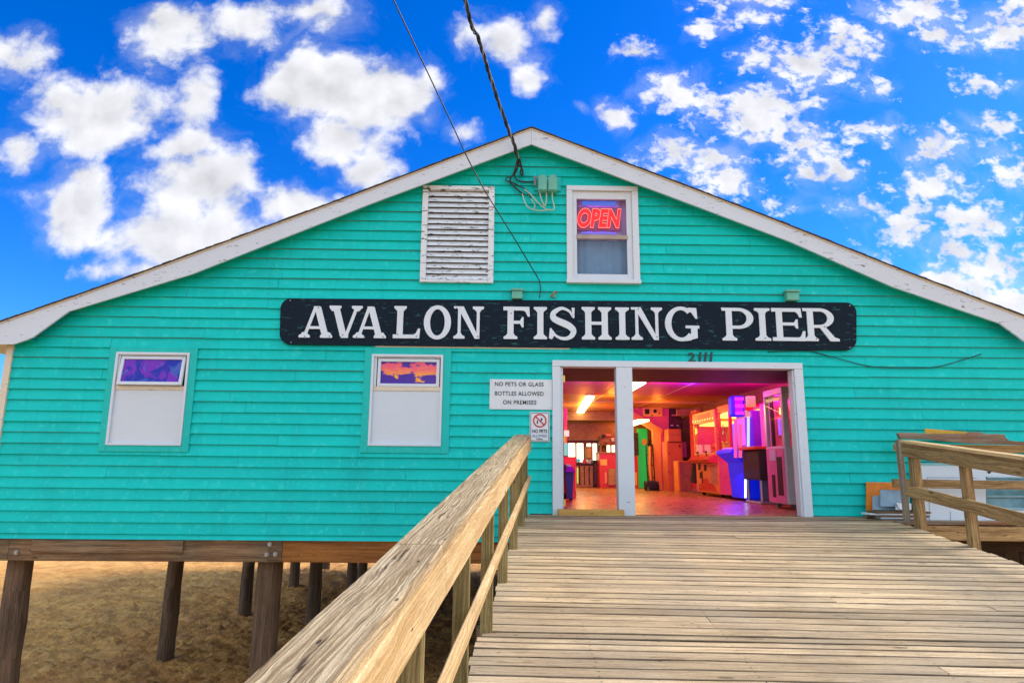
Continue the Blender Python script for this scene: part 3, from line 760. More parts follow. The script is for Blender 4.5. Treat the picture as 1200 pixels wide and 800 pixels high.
def glassmat(name, tint=(.9, .95, 1.), rough=.02, alpha=.15):
    m = bpy.data.materials.new(name); m.use_nodes = True; m.node_tree.nodes.clear(); n = NT(m.node_tree)
    tr = n.add('ShaderNodeBsdfTransparent'); tr.inputs[0].default_value = (*tint, 1); gl = n.add('ShaderNodeBsdfGlossy'); gl.inputs['Roughness'].default_value = rough
    fz = n.add('ShaderNodeFresnel'); fz.inputs[0].default_value = 1.5; mx = n.add('ShaderNodeMixShader'); n.put(mx.inputs[0], n.m('MULTIPLY', fz.outputs[0], .35)); n.l.new(tr.outputs[0], mx.inputs[1]); n.l.new(gl.outputs[0], mx.inputs[2])
    n.l.new(mx.outputs[0], n.add('ShaderNodeOutputMaterial').inputs[0]); return m
T['glass'] = glassmat('clear_glass')
def small_window(P, glass, trim, open_, mat, label):
    x0, x1, z0, z1 = P['x0'], P['x1'], P['z0'], P['z1']
    g = MB()  # flat teal casing
    tx0, tx1, tz0, tz1 = trim
    g.rbox(tx0, x0-.001, -.040, -.0, tz0, tz1, .003); g.rbox(x1+.001, tx1, -.040, -.0, tz0, tz1, .003)
    g.rbox(x0, x1, -.038, -.0, z1+.001, tz1, .003); g.rbox(x0, x1, -.038, -.0, tz0, z0-.001, .003)
    g.build('window_casing', T['tealtrim'], bld)
    t = MB()
    t.rbox(x0, x0+.035, -.055, .06, z0, z1, .003); t.rbox(x1-.035, x1, -.055, .06, z0, z1, .003)
    t.rbox(x0+.0355, x1-.0355, -.055, .06, z1-.035, z1, .003); t.rbox(x0+.0355, x1-.0355, -.053, .06, z0, z0+.03, .003)
    w_ = t.build('window', T['white'], bld)
    zs = glass[2]-.075
    g = MB(); g.box(x0+.036, x1-.036, -.018, .01, z0+.031, zs-.03); g.build('board_panel', T['panel'], w_)
    g = MB(); g.rbox(x0+.036, x1-.036, -.03, .02, zs-.029, zs+.03, .003); g.build('sill', T['cream'], w_)
    g = MB(); g.rbox(x0+.036, glass[0]-.06, -.026, .05, zs+.031, z1-.036, .002); g.rbox(glass[1]+.06, x1-.036, -.026, .05, zs+.031, z1-.036, .002); g.rbox(glass[0]-.059, glass[1]+.059, -.025, .05, glass[3]+.056, z1-.036, .002); g.build('window_stop', T['white'], w_)
    gx0, gx1, gz0, gz1 = glass; e = .045; g = MB()
    y0, y1 = -.028, .012
    g.rbox(gx0-e, gx0, y0, y1, gz0-e, gz1+e, .004); g.rbox(gx1, gx1+e, y0, y1, gz0-e, gz1+e, .004)
    g.rbox(gx0+.0005, gx1-.0005, y0, y1, gz1, gz1+e, .004); g.rbox(gx0+.0005, gx1-.0005, y0, y1, gz0-e, gz0, .004)
    pv = Vector(((gx0+gx1)/2, 0, gz1+e)); R_ = Matrix.Translation(pv) @ Matrix.Rotation(math.radians(-open_), 4, 'X') @ Matrix.Translation(-pv)
    g.xform(R_); sh = g.build('sash', T['white'], w_)
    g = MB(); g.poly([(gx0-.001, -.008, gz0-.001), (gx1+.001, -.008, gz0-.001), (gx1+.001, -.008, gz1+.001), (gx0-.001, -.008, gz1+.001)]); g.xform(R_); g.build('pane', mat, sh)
    return w_
w1 = small_window(P1, (-5.452, -4.622, 1.796, 2.132), (-5.672, -4.41, .815, 2.30), 9, painted_violet_reflection(), '')
w2 = small_window(P2, (-1.752, -.945, 1.822, 2.142), (-1.99, -.735, .83, 2.352), 1, painted_cloud_reflection(), '')
# ------------------------------------------------------------------ louvre vent
x0, x1, z0, z1 = LV['x0'], LV['x1'], LV['z0'], LV['z1']
g = MB(); g.rbox(x0, x0+.085, -.06, .05, z0, z1-.061, .004); g.rbox(x1-.085, x1, -.06, .05, z0, z1-.061, .004); g.rbox(x0+.0, x1, -.064, .05, z1-.06, z1, .004); g.rbox(x0+.0855, x1-.0855, -.058, .05, z0, z0+.045, .004); 
lv = g.build('louvre_frame', T['whitechip'], bld)
g = MB(); n_ = 16; za, zb_ = z0+.05, z1-.075
for i in range(n_):
    zc_ = za+(zb_-za)*(i+.5)/n_
    g.plank((x0+.086, -.012, zc_), (x1-.086, -.012, zc_+rnd.uniform(-.003, .003)), .008, .098, (0, .62, 1), ch=.001, r=rnd.random())
g.build('louvre_slat', T['whitechip'], lv)
g = MB(); g.box(x0+.03, x1-.03, .07, .08, z0+.03, z1-.03); g.build('louvre_backing', T['black'], lv)
# ------------------------------------------------------------------ sash window with neon sign
x0, x1, z0, z1 = OW['x0'], OW['x1'], OW['z0'], OW['z1']
g = MB(); g.rbox(x0, x0+.085, -.062, .05, z0, z1-.076, .004); g.rbox(x1-.095, x1, -.062, .05, z0, z1-.076, .004); g.rbox(x0, x1, -.066, .05, z1-.075, z1, .004); g.rbox(x0-.01, x1+.01, -.085, .05, z0-.02, z0+.035, .004)
ow = g.build('sash_window_frame', T['white'], bld)
g = MB(); gx0, gx1 = 1.122, 1.885; zt0, zt1, zb0, zb1 = 4.123, 4.703, 3.508, 4.038
g.rbox(x0+.086, gx0, -.02, .03, z0+.036, z1-.076, .003); g.rbox(gx1, x1-.096, -.02, .03, z0+.036, z1-.076, .003)
g.rbox(gx0+.0005, gx1-.0005, -.02, .03, zt1, z1-.0765, .003); g.rbox(gx0+.0005, gx1-.0005, -.018, .03, z0+.0365, zb0, .003)
g.build('window_sash', T['white'], ow)
g = MB(); g.rbox(gx0-.01, gx1+.01, -.03, .03, zb1+.02, zt0, .004); g.build('meeting_rail', plain('tan_vinyl', (.42, .33, .28), .4), ow)
g = MB(); g.poly([(gx0, .0, zt0), (gx1, .0, zt0), (gx1, .0, zt1), (gx0, .0, zt1)]); g.poly([(gx0, .012, zb0), (gx1, .012, zb0), (gx1, .012, zb1+.02), (gx0, .012, zb1+.02)]); g.build('pane', T['glass'], ow)
def curtain(za_, zb2, mat, nm):
    g = MB(); n2 = 40
    for i in range(n2):
        xa_, xb_ = gx0-.03+(gx1-gx0+.06)*i/n2, gx0-.03+(gx1-gx0+.06)*(i+1)/n2
        f_ = lambda x: .15+.008*math.sin(x*23)+.006*math.sin(x*51+1)
        g.poly([(xa_, f_(xa_), za_), (xb_, f_(xb_), za_), (xb_, f_(xb_)+.01, zb2), (xa_, f_(xa_)+.01, zb2)])
    return g.build(nm, mat, ow, smooth=True)
curtain(zb0-.03, zb1+.05, plain('blue_grey_curtain', (.22, .36, .50), .9, var=.05), 'curtain')
curtain(zt0-.03, zt1+.05, plain('lilac_curtain', (.50, .42, .66), .9, var=.05), 'curtain')
g = MB(); g.box(gx0-.1, gx1+.1, .2, .22, z0-.05, z1); g.build('window_backing', T['black'], ow)
# text helper
def text_mesh(body, size, extrude=.0, shear=0., bevel=0., outline=False, spacing=1., bold=0.):
    cu = bpy.data.curves.new('t', 'FONT'); cu.body = body; cu.size = size; cu.shear = shear; cu.align_x = 'CENTER'; cu.align_y = 'CENTER'; cu.space_character = spacing
    cu.offset = bold
    if outline: cu.fill_mode = 'NONE'; cu.bevel_depth = bevel; cu.bevel_resolution = 2
    else: cu.extrude = extrude
    cu.resolution_u = 6
    ob = bpy.data.objects.new('t', cu); SC.collection.objects.link(ob); dg = bpy.context.evaluated_depsgraph_get(); dg.update()
    me = bpy.data.meshes.new_from_object(ob.evaluated_get(dg)); bpy.data.objects.remove(ob)
    return me
def text_obj(name, me, mat, parent, cx, y, cz, sx=1., sz=1., rot=0., label=None):
    o0 = ABS[parent.name]
    xs = [v.co.x for v in me.vertices]; ys = [v.co.y for v in me.vertices]; mx_, my_ = (min(xs)+max(xs))/2, (min(ys)+max(ys))/2
    for v in me.vertices:
        a, b2 = (v.co.x-mx_)*sx, (v.co.y-my_)*sz
        ca, sa = math.cos(rot), math.sin(rot)
        v.co = Vector((cx+a*ca-b2*sa, y-v.co.z, cz+a*sa+b2*ca))-o0
    me.name = name; me.materials.clear(); me.materials.append(mat)
    o = bpy.data.objects.new(name, me); SC.collection.objects.link(o); o.parent = parent; ABS[o.name] = o0; return o
def fit(me, w_, h_):
    xs = [v.co.x for v in me.vertices]; ys = [v.co.y for v in me.vertices]; return w_/(max(xs)-min(xs)), h_/(max(ys)-min(ys))
nc = at(702.5, 255.5, .05)
neon = thing('neon_sign', 'red neon OPEN sign glowing behind the upper pane of the gable window', 'neon sign', (nc.x, .06, nc.z-.2))
pw = at(730, 255, .05).x-at(676, 255, .05).x; ph = at(702, 243, .05).z-at(702, 268, .05).z
me = text_mesh('OPEN', 1., .004, .22, bold=.06); sx, sz = fit(me, pw*.96, ph*.92)
text_obj('tube_letters', me, glow('neon_red', (1., .0, .008), 1.0, (.3, 0, 0)), neon, nc.x, .075, nc.z, sx, sz)
me = text_mesh('OPEN', 1., 0, .22, outline=True, bevel=.009, bold=.055); 
text_obj('tube_outline', me, glow('neon_pink', (1., .33, .24), .95, (.3, .1, .1)), neon, nc.x, .055, nc.z, sx*1.0, sz*1.0)
g = MB(); g.tube([(nc.x-.27, .07, nc.z-.235), (nc.x-.12, .07, nc.z-.225), (nc.x-.1, .07, nc.z-.24), (nc.x+.05, .07, nc.z-.225), (nc.x+.25, .07, nc.z-.235)], .010, 8)
g.build('underline_tube', glow('neon_blue', (.10, .10, 1.), 1.1), neon)
g = MB(); g.rbox(nc.x-.26, nc.x+.27, .075, .10, nc.z+.215, nc.z+.29, .01); g.build('top_bar', glow('neon_blue_bar', (.02, .14, .8), .55), neon)
g = MB(); g.rbox(nc.x-.34, nc.x+.34, .09, .105, nc.z-.19, nc.z+.19, .01); g.build('backing_plate', plain('violet_acrylic', (.35, .04, .2), .3), neon)
nl = bpy.data.lights.new('neon_or_added_light', 'AREA'); nl.size = .5; nl.size_y = .2; nl.shape = 'RECTANGLE'; nl.energy = 3.0; nl.color = (1., .15, .75)
no = bpy.data.objects.new('neon_or_added_light', nl); SC.collection.objects.link(no); no.location = (nc.x, .112, nc.z+.05); no.rotation_euler = (math.radians(90), 0, 0)
# ------------------------------------------------------------------ name sign
def serif(xc, y, w_, up=1, sw=.17):
    """flared slab serif at height y; up=1 opens upwards (foot)"""
    pts = [(-w_/2, 0), (w_/2, 0), (w_/2+.015, .035), (w_/2, .075), (sw/2+.05, .105), (sw/2, .17), (-sw/2, .17), (-sw/2-.05, .105), (-w_/2, .075), (-w_/2-.015, .035)]
    return [(xc+a, y+up*b_) for a, b_ in pts]
def bar(x0, y0, x1, y1, w_):
    d = math.hypot(x1-x0, y1-y0); nx, ny = -(y1-y0)/d*w_/2, (x1-x0)/d*w_/2
    return [(x0+nx, y0+ny), (x1+nx, y1+ny), (x1-nx, y1-ny), (x0-nx, y0-ny)]
def arcs(cx, cy, ro, rp, ri, rq, a0, a1, n_=20, icx=None):
    """band between outer ellipse (ro,rp) and inner ellipse (ri,rq) as quads"""
    icx = cx if icx is None else icx; out = []
    for k in range(n_):
        a, b_ = math.radians(a0+(a1-a0)*k/n_), math.radians(a0+(a1-a0)*(k+1)/n_)
        out.append([(cx+ro*math.cos(a), cy+rp*math.sin(a)), (cx+ro*math.cos(b_), cy+rp*math.sin(b_)), (icx+ri*math.cos(b_), cy+rq*math.sin(b_)), (icx+ri*math.cos(a), cy+rq*math.sin(a))])
    return out
def slantstem(xb, xt, w_): return [(xb-w_/2, .04), (xb+w_/2, .04), (xt+w_/2, .96), (xt-w_/2, .96)]
def spath(pts, ws):
    out = []; L_ = []; R_ = []
    for i, p in enumerate(pts):
        a = pts[max(0, i-1)]; b_ = pts[min(len(pts)-1, i+1)]; d = math.hypot(b_[0]-a[0], b_[1]-a[1]); nx, ny = -(b_[1]-a[1])/d, (b_[0]-a[0])/d
        L_.append((p[0]+nx*ws[i]/2, p[1]+ny*ws[i]/2)); R_.append((p[0]-nx*ws[i]/2, p[1]-ny*ws[i]/2))
    return [[L_[i], L_[i+1], R_[i+1], R_[i]] for i in range(len(pts)-1)]
def arm(x0, x1, y, t, up, tl=.27, th=.07):
    """horizontal arm with a flared terminal; up=+1 terminal rises, -1 drops"""
    return [(x0, y), (x1, y), (x1+.02, y+up*tl), (x1-th*.6, y+up*tl*1.02), (x1-th*1.6, y+up*t*1.35), (x1-th*2.6, y+up*t), (x0, y+up*t)]
def glyph(ch, W):
    S = .185; s2 = .10
    if ch == 'A': return [[bar_ for bar_ in slantstem(.17, W*.46, s2)], slantstem(W-.20, W*.52, .20), [(W*.40, .98), (W*.60, .98), (W*.58, .8), (W*.42, .8)], [(.22, .27), (W-.25, .27), (W-.3, .355), (.25, .355)], serif(.165, 0, .32, 1, .12), serif(W-.175, 0, .35, 1, .2)]
    if ch == 'V': return [slantstem(W*.46, .19, .20), slantstem(W*.53, W-.17, .10), [(W*.38, .0), (W*.60, .0), (W*.60, .2), (W*.40, .2)], serif(.17, 1, .34, -1, .2), serif(W-.16, 1, .31, -1, .12)]
    if ch == 'L': return [[(.14, .05), (.14+S, .05), (.14+S, .95), (.14, .95)], serif(.14+S/2, 1, .36, -1, S), arm(.03, W, 0, .115, 1, .30)]
    if ch == 'O': return arcs(W/2, .5, W/2, .53, W/2-.19, .41, 0, 360, 44)
    if ch == 'N': return [[(.13, .05), (.22, .05), (.22, .95), (.13, .95)], [(.10, 1), (.30, 1), (W-.12, .0), (W-.26, .0)], [(W-.21, .0), (W-.12, .0), (W-.12, .95), (W-.21, .95)], serif(.175, 0, .32, 1, .10), serif(W-.165, 1, .32, -1, .10), [(0, 1), (.2, 1), (.2, .92), (.01, .93)]]
    if ch == 'F': return [[(.13, .05), (.13+S, .05), (.13+S, .95), (.13, .95)], serif(.13+S/2, 0, .40, 1, S), arm(.0, W-.02, 1, .115, -1, .30), [(.3, .47), (W-.30, .47), (W-.24, .36), (W-.19, .36), (W-.19, .68), (W-.24, .68), (W-.30, .565), (.3, .565)]]
    if ch == 'E': return [[(.13, .05), (.13+S, .05), (.13+S, .95), (.13, .95)], arm(.0, W-.08, 1, .11, -1, .28), arm(.0, W, 0, .11, 1, .30), [(.3, .47), (W-.30, .47), (W-.24, .38), (W-.19, .38), (W-.19, .66), (W-.24, .66), (W-.30, .56), (.3, .56)]]
    if ch == 'I': return [[(W/2-S/2, .05), (W/2+S/2, .05), (W/2+S/2, .95), (W/2-S/2, .95)], serif(W/2, 0, W-.02, 1, S), serif(W/2, 1, W-.02, -1, S)]
    if ch == 'H': return [[(.13, .05), (.13+S, .05), (.13+S, .95), (.13, .95)], [(W-.13-S, .05), (W-.13, .05), (W-.13, .95), (W-.13-S, .95)], [(.25, .455), (W-.25, .455), (W-.25, .55), (.25, .55)]]+[serif(x_, y_, .38, u_, S) for x_ in (.13+S/2, W-.13-S/2) for y_, u_ in ((0, 1), (1, -1))]
    if ch == 'P': return [[(.13, .05), (.13+S, .05), (.13+S, .95), (.13, .95)], serif(.13+S/2, 0, .42, 1, S), [(0, 1), (.5, 1), (.5, .9), (.02, .91)], [(.28, .36), (.5, .36), (.5, .455), (.28, .455)]]+arcs(.5, .68, W-.5, .32, W-.5-.20, .225, -90, 90, 20)
    if ch == 'R': return [[(.13, .05), (.13+S, .05), (.13+S, .95), (.13, .95)], serif(.13+S/2, 0, .40, 1, S), [(0, 1), (.5, 1), (.5, .9), (.02, .91)], [(.28, .40), (.52, .40), (.52, .49), (.28, .49)]]+arcs(.5, .70, W-.59, .30, W-.59-.19, .205, -90, 90, 20)+[[(.46, .46), (.64, .46), (W-.08, .09), (W-.24, .0)], [(W-.25, 0), (W+.03, 0), (W+.04, .07), (W-.12, .12)]]
    if ch == 'G': return arcs(W*.47, .5, W*.47, .53, W*.47-.19, .42, 48, 318, 36)+[[(W*.60, .45), (W, .45), (W, .36), (W*.60, .37)], [(W-.25, .42), (W-.06, .42), (W-.06, .07), (W-.25, .02)], [(W*.68, 1.0), (W-.07, .99), (W-.05, .66), (W-.10, .66), (W-.22, .84), (W*.66, .93)], [(W*.55, .10), (W-.25, .14), (W-.25, -.0), (W*.55, -.028)]]
    if ch == 'S':
        pts = [(W-.13, .70), (W-.22, .86), (W*.52, .955), (.30, .92), (.155, .80), (.16, .66), (.30, .565), (W*.55, .49), (W-.22, .40), (W-.11, .27), (W-.16, .12), (W*.66, .035), (W*.45, .035), (.22, .12), (.10, .30)]
        ws = [.05, .07, .09, .12, .16, .19, .2, .21, .2, .18, .15, .11, .09, .07, .05]
        # smooth the path
        P_, W2 = [], []
        for i in range(len(pts)-1):
            p0, p1, p2, p3 = pts[max(0, i-1)], pts[i], pts[i+1], pts[min(len(pts)-1, i+2)]
            for k in range(4):
                t = k/4; f_ = lambda a, b_, c, d: .5*((2*b_)+(-a+c)*t+(2*a-5*b_+4*c-d)*t*t+(-a+3*b_-3*c+d)*t**3)
                P_.append((f_(p0[0], p1[0], p2[0], p3[0]), f_(p0[1], p1[1], p2[1], p3[1]))); W2.append(ws[i]*(1-t)+ws[i+1]*t)
        return spath(P_, W2)+[[(W-.16, .98), (W-.07, .98), (W-.08, .66), (W-.13, .66)], [(.02, .03), (.11, .0), (.19, .12), (.10, .34), (.05, .34)]]
sg = at(666, 380, -.06)
sign = thing('name_sign', 'long dark navy board with rounded ends and white serif letters above the doorways', 'sign', (sg.x, -.03, 2.375))
c = [at(329, 349.5, -.06), at(1003.5, 354.5, -.06), at(1003.5, 410.5, -.06), at(327.5, 403.5, -.06)]
def rounded(c, r_, n_=8):
    out = []; P_ = [(p.x, p.z) for p in c]
    for i in range(4):
        p = Vector(P_[i]); a = (Vector(P_[i-1])-p).normalized(); b_ = (Vector(P_[(i+1) % 4])-p).normalized()
        for k in range(n_+1):
            t = math.pi/2*k/n_; out.append(tuple(p+a*r_*(1-math.sin(t))+b_*r_*(1-math.cos(t))))
    return out
# board made of three butted sheets: left, middle, right
full = rounded(c, .16)
g = MB(); g.prism(full, -.065, -.028); g.build('board', T['navy'], sign)
text = [('A', 350, 391), ('V', 384.5, 425), ('A', 413.6, 453.5), ('L', 459, 492.5), ('O', 496, 529), ('N', 531, 567), ('F', 589.5, 621), ('I', 625.4, 641), ('S', 642.5, 676), ('H', 681, 717), ('I', 721.5, 737), ('N', 740, 775.5), ('G', 780, 818.5), ('P', 846.8, 882), ('I', 885.6, 901.5), ('E', 906, 941), ('R', 942.6, 979.5)]
for ch, xa, xb in text:
    yt = 358.3+(xa-350)*3.2/600; yb = 395.3+(xa-350)*4.2/600
    a, b_ = at(xa, yb, -.08), at(xb, yt, -.08); Hh = b_.z-a.z; Wn = (b_.x-a.x)/Hh
    g = MB()
    for i, poly in enumerate(glyph(ch, Wn)):
        g.prism([(a.x+px_*Hh, a.z+py_*Hh) for px_, py_ in poly], -.083-.0004*(i % 9), -.064)
    g.build('letter', T['letter'], sign)
g = MB()
for (x, y) in ((380, 396), (600, 397), (340, 352), (996, 358), (996, 407), (341, 401)): 
    p = at(x, y, -.07); g.tube([(p.x, -.062, p.z), (p.x, -.07, p.z)], .008, 8)
g.build('screw', T['metal'], sign)
g = MB()   # exposed ledger strip under the sign
a = at(440, 409.5, -.02); b_ = at(1000, 414, -.02)
g.rbox(a.x, 1.0, -.034, -.024, 2.352, 2.372, .002); g.build('ledger_strip', T['cream'], sign)
g = MB()
for (x, y) in ((357, 394), (386, 394), (373, 360.5), (401.5, 392.5), (418, 394.5), (449, 394.5), (466, 391.5), (488, 394), (535, 361), (560, 394), (599, 367), (641, 367), (770, 394.5), (748, 362), (817, 379), (897, 396), (957, 397)):
    p = at(x, y, -.088); g.tube([(p.x, -.084, p.z), (p.x, -.0895, p.z)], .009, 8)
g.build_each('screw', plain('rusty_screw', (.12, .10, .09), .5), sign)
# ------------------------------------------------------------------ small signs
c1 = at(574, 444, -.035); c2 = at(647, 480, -.035)
s2 = thing('notice_sign', 'white rectangular notice reading NO PETS OR GLASS BOTTLES ALLOWED ON PREMISES', 'sign', ((c1.x+c2.x)/2, -.03, c2.z))
g = MB(); g.rbox(c1.x, c2.x, -.036, -.028, c2.z, c1.z, .003); g.build('plate', T['signwhite'], s2)
for body, x0_, x1_, yc in (('NO PETS OR GLASS', 580, 637, 449.6), ('BOTTLES ALLOWED', 580, 637, 460.6), ('ON PREMISES', 589.5, 628.5, 471)):
    me = text_mesh(body, 1., .002, 0, spacing=1.1, bold=.012); pa, pb = at(x0_, yc, -.04), at(x1_, yc, -.04); sx, sz = fit(me, pb.x-pa.x, .060)
    text_obj('lettering', me, T['ink'], s2, (pa.x+pb.x)/2, -.038, pa.z, sx, sz)
g = MB()
for x in (c1.x+.025, c2.x-.025):
    for z_ in (c1.z-.025, c2.z+.025): g.tube([(x, -.036, z_), (x, -.041, z_)], .006, 8)
g.build('screw', T['metal'], s2)
c1 = at(620.8, 482.5, -.035); c2 = at(644.3, 517.5, -.035); xm = (c1.x+c2.x)/2; W3 = c2.x-c1.x; H3 = c1.z-c2.z
s3 = thing('prohibition_sign', 'small white sign with red barred circle beside the door frame', 'sign', (xm, -.03, c2.z))
g = MB(); g.rbox(c1.x, c2.x, -.036, -.028, c2.z, c1.z, .004); g.build('plate', T['signwhite'], s3)
g = MB(); e = .012
for (a0, a1, b0, b1) in ((c1.x+e, c1.x+e+.007, c2.z+e, c1.z-e), (c2.x-e-.007, c2.x-e, c2.z+e, c1.z-e), (c1.x+e+.008, c2.x-e-.008, c2.z+e, c2.z+e+.007), (c1.x+e+.008, c2.x-e-.008, c1.z-e-.007, c1.z-e)): g.box(a0, a1, -.038, -.0355, b0, b1)
g.build('border', T['ink'], s3)
zc_ = c1.z-.29*H3; R3 = W3*.34; g = MB()
for i, qd in enumerate(arcs(xm, zc_, R3, R3, R3*.80, R3*.80, 0, 360, 36)): g.prism(qd, -.0395, -.0365)
g.prism([(xm+a*R3*.93, zc_+b_*R3*.93) for a, b_ in ((-.76, .62), (-.62, .76), (.76, -.62), (.62, -.76))], -.0405, -.0366); g.build('barred_circle', T['red'], s3)
g = MB()
g.prism([(xm-.045, zc_-.045), (xm-.028, zc_-.045), (xm-.022, zc_-.0), (xm-.04, zc_+.005)], -.0385, -.0362); g.prism([(xm+.012, zc_-.005), (xm+.034, zc_-.0), (xm+.04, zc_+.035), (xm+.015, zc_+.035)], -.0385, -.0362); g.build('pictogram', T['ink'], s3)
me = text_mesh('NO PETS', 1., .001, 0, bold=.03); sx, sz = fit(me, W3*.74, .052); text_obj('lettering', me, T['ink'], s3, xm, -.0375, c1.z-.645*H3, sx, sz)
me = text_mesh('ALLOWED', 1., .001, 0, bold=.01); sx, sz = fit(me, W3*.74, .040); text_obj('lettering', me, T['blueink'], s3, xm, -.0375, c1.z-.80*H3, sx, sz)
me = text_mesh('PIER', 1., .001, 0, bold=.02); sx, sz = fit(me, W3*.32, .02); text_obj('lettering', me, T['ink'], s3, xm, -.0375, c1.z-.91*H3, sx, sz)
nb_ = at(820, 418, -.03); hn = thing('house_number', 'dark painted digits 2111 above the wide doorway', 'house number', (nb_.x, -.03, nb_.z-.07))
for ch, xa, xb in (('2', 806, 815), ('1', 818, 822.5), ('1', 824.5, 829), ('1', 831, 835.5)):
    me = text_mesh(ch, 1., .003, 0 if ch == '2' else .12, bold=.02); pa, pb = at(xa, 418.3, -.03), at(xb, 418.3, -.03); sx, sz = fit(me, pb.x-pa.x, .135 if ch == '2' else .15); text_obj('digit', me, T['number'], hn, (pa.x+pb.x)/2, -.03, pa.z, sx, sz)
# ------------------------------------------------------------------ small boxes above the sign
for (x0_, x1_, y0_, y1_, lab) in ((599, 613, 338.5, 350, 'small green painted box above the sign beneath the louvre and meters'), (921, 936, 340, 352, 'small green painted box above the right end of the name sign')):
    a, b_ = at(x0_, y1_, -.1), at(x1_, y0_, -.1); t = thing('junction_box', lab, 'box', ((a.x+b_.x)/2, -.05, a.z), 'junction boxes above the name sign')
    g = MB(); g.rbox(a.x+.01, b_.x-.01, -.13, -.02, a.z, b_.z-.035, .008); g.build('body', T['tealmeter'], t)
    g = MB(); g.rbox(a.x-.008, b_.x+.008, -.15, -.02, b_.z-.034, b_.z, .006); g.build('lid', T['tealmeter'], t)
a = at(649, 345, -.06); t = thing('wall_hook', 'tiny rusty green bracket on the wall just above the sign', 'bracket', (a.x, -.03, a.z-.06))
g = MB(); g.rbox(a.x-.03, a.x+.03, -.05, -.02, a.z-.04, a.z+.02, .006); g.build('plate', T['tealmeter'], t)
g = MB(); g.tube([(a.x-.05, -.05, a.z-.03), (a.x-.02, -.08, a.z+.0), (a.x+.02, -.08, a.z+.05), (a.x+.045, -.06, a.z+.02)], .012, 8); g.build('hook', plain('tarnished_brass', (.35, .33, .12), .5, .6), t, smooth=True)
# ------------------------------------------------------------------ cables
def catmull(P_, n_=10):
    P_ = [Vector(p) for p in P_]; out = []
    for i in range(len(P_)-1):
        p0, p1, p2, p3 = P_[max(0, i-1)], P_[i], P_[i+1], P_[min(len(P_)-1, i+2)]
        for k in range(n_):
            t = k/n_; out.append(.5*((2*p1)+(-p0+p2)*t+(2*p0-5*p1+4*p2-p3)*t*t+(-p0+3*p1-3*p2+p3)*t**3))
    return out+[P_[-1]]
# twisted service drop
drop = [at(607, 186, -.24), at(602, 168, -.34), at(590, 136, -.60), at(575, 92, -1.0), at(561, 46, -1.5), at(545, 0, -2.1)]
d_ = (drop[-1]-drop[-2]); drop += [drop[-1]+Vector((-.55, -2.6, 1.5)), drop[-1]+Vector((-1.9, -9, 3.6)), drop[-1]+Vector((-4., -18, 6.2))]
path = catmull(drop, 26)
t = thing('service_cable', 'thick twisted black and grey power cable dropping to the gable peak', 'cable', drop[0])
L = 0
strands = [[], [], []]
for i, p in enumerate(path):
    tg = (path[min(i+1, len(path)-1)]-path[max(0, i-1)]).normalized(); a = tg.cross(Vector((1, 0, 0))).normalized(); b_ = tg.cross(a)
    if i: L += (p-path[i-1]).length
    rr = .017*min(1, .2+i*.1)
    for k in range(3):
        an = L*15+k*2.094; strands[k].append(p+a*rr*math.cos(an)+b_*rr*math.sin(an))
for k, (mat, rd) in enumerate(((T['wire'], .014), (T['wire'], .013), (T['wiregrey'], .011))):
    g = MB(); g.tube(strands[k], rd, 7); g.build('strand', mat, t, smooth=True)
wp = catmull([at(632, 349, -.075), at(633.5, 338, -.07), at(632, 328.5, -.07)], 4)
wp2 = catmull([at(632, 328.5, -.07), at(600, 275, -.55), at(560, 209, -1.25), at(520, 125, -2.0), (at(461, 0, -2.9))], 16)
e1 = wp2[-1]; wp2 += [e1+Vector((-1.5, -4.5, 2.2)), e1+Vector((-4.5, -13, 5.)), e1+Vector((-8, -22, 7.))]
g = MB(); g.tube(wp+wp2[1:], .0085, 7); o = g.build('guy_wire', T['wire'], origin=wp[0], smooth=True); props(o, 'thin straight black wire slanting across the louvre to the top of the sign', 'wire')
# loose conductors
base = thing('loose_wiring', 'tangle of drooping black and pale wires hanging under the green meter bodies', 'wiring', at(640, 245, -.06))
def wpx(name, pts, r_, mat):
    g = MB(); g.tube(catmull([at(x, y, Y) for x, y, Y in pts], 8), r_, 7); g.build(name, mat, base, smooth=True)
wpx('black_wire', [(606, 183, -.24), (608, 192, -.18), (603, 202, -.12), (598, 210, -.09), (599, 215, -.06), (606, 222, -.06), (614, 228, -.06)], .013, T['wire'])
wpx('black_wire', [(607, 184, -.24), (604, 196, -.16), (600, 207, -.10), (594, 208, -.08), (593, 212, -.07), (598, 213, -.06), (605, 216, -.05), (618, 223.5, -.05), (622, 232, -.06)], .010, T['wire'])
wpx('black_wire', [(607, 186, -.24), (606, 198, -.12), (603, 205, -.07), (606, 211, -.06), (614, 213, -.05), (626, 213, -.05)], .012, T['wire'])
wpx('black_wire', [(609, 186, -.22), (611, 196, -.14), (610, 203, -.10), (612.5, 205, -.09), (612, 199, -.11), (609, 193, -.14)], .014, T['wire'])
wpx('pale_wire', [(615, 222, -.07), (622, 228, -.10), (631, 238, -.11), (640, 245, -.10), (648, 246, -.10), (649.5, 242, -.10), (647.5, 234, -.10), (647, 224, -.10)], .010, T['wirepale'])
wpx('pale_wire', [(632, 223, -.10), (634, 232, -.11), (638, 241, -.11), (640, 236, -.11), (640.5, 224, -.10)], .010, T['wirepale'])
wpx('pale_wire', [(612, 227, -.07), (616, 239, -.10), (623, 245, -.11), (634, 247, -.12), (641, 246, -.12)], .009, T['wirepale'])
wpx('pale_wire', [(622, 233, -.08), (627, 241, -.10), (624, 246, -.10)], .008, T['wirepale'])
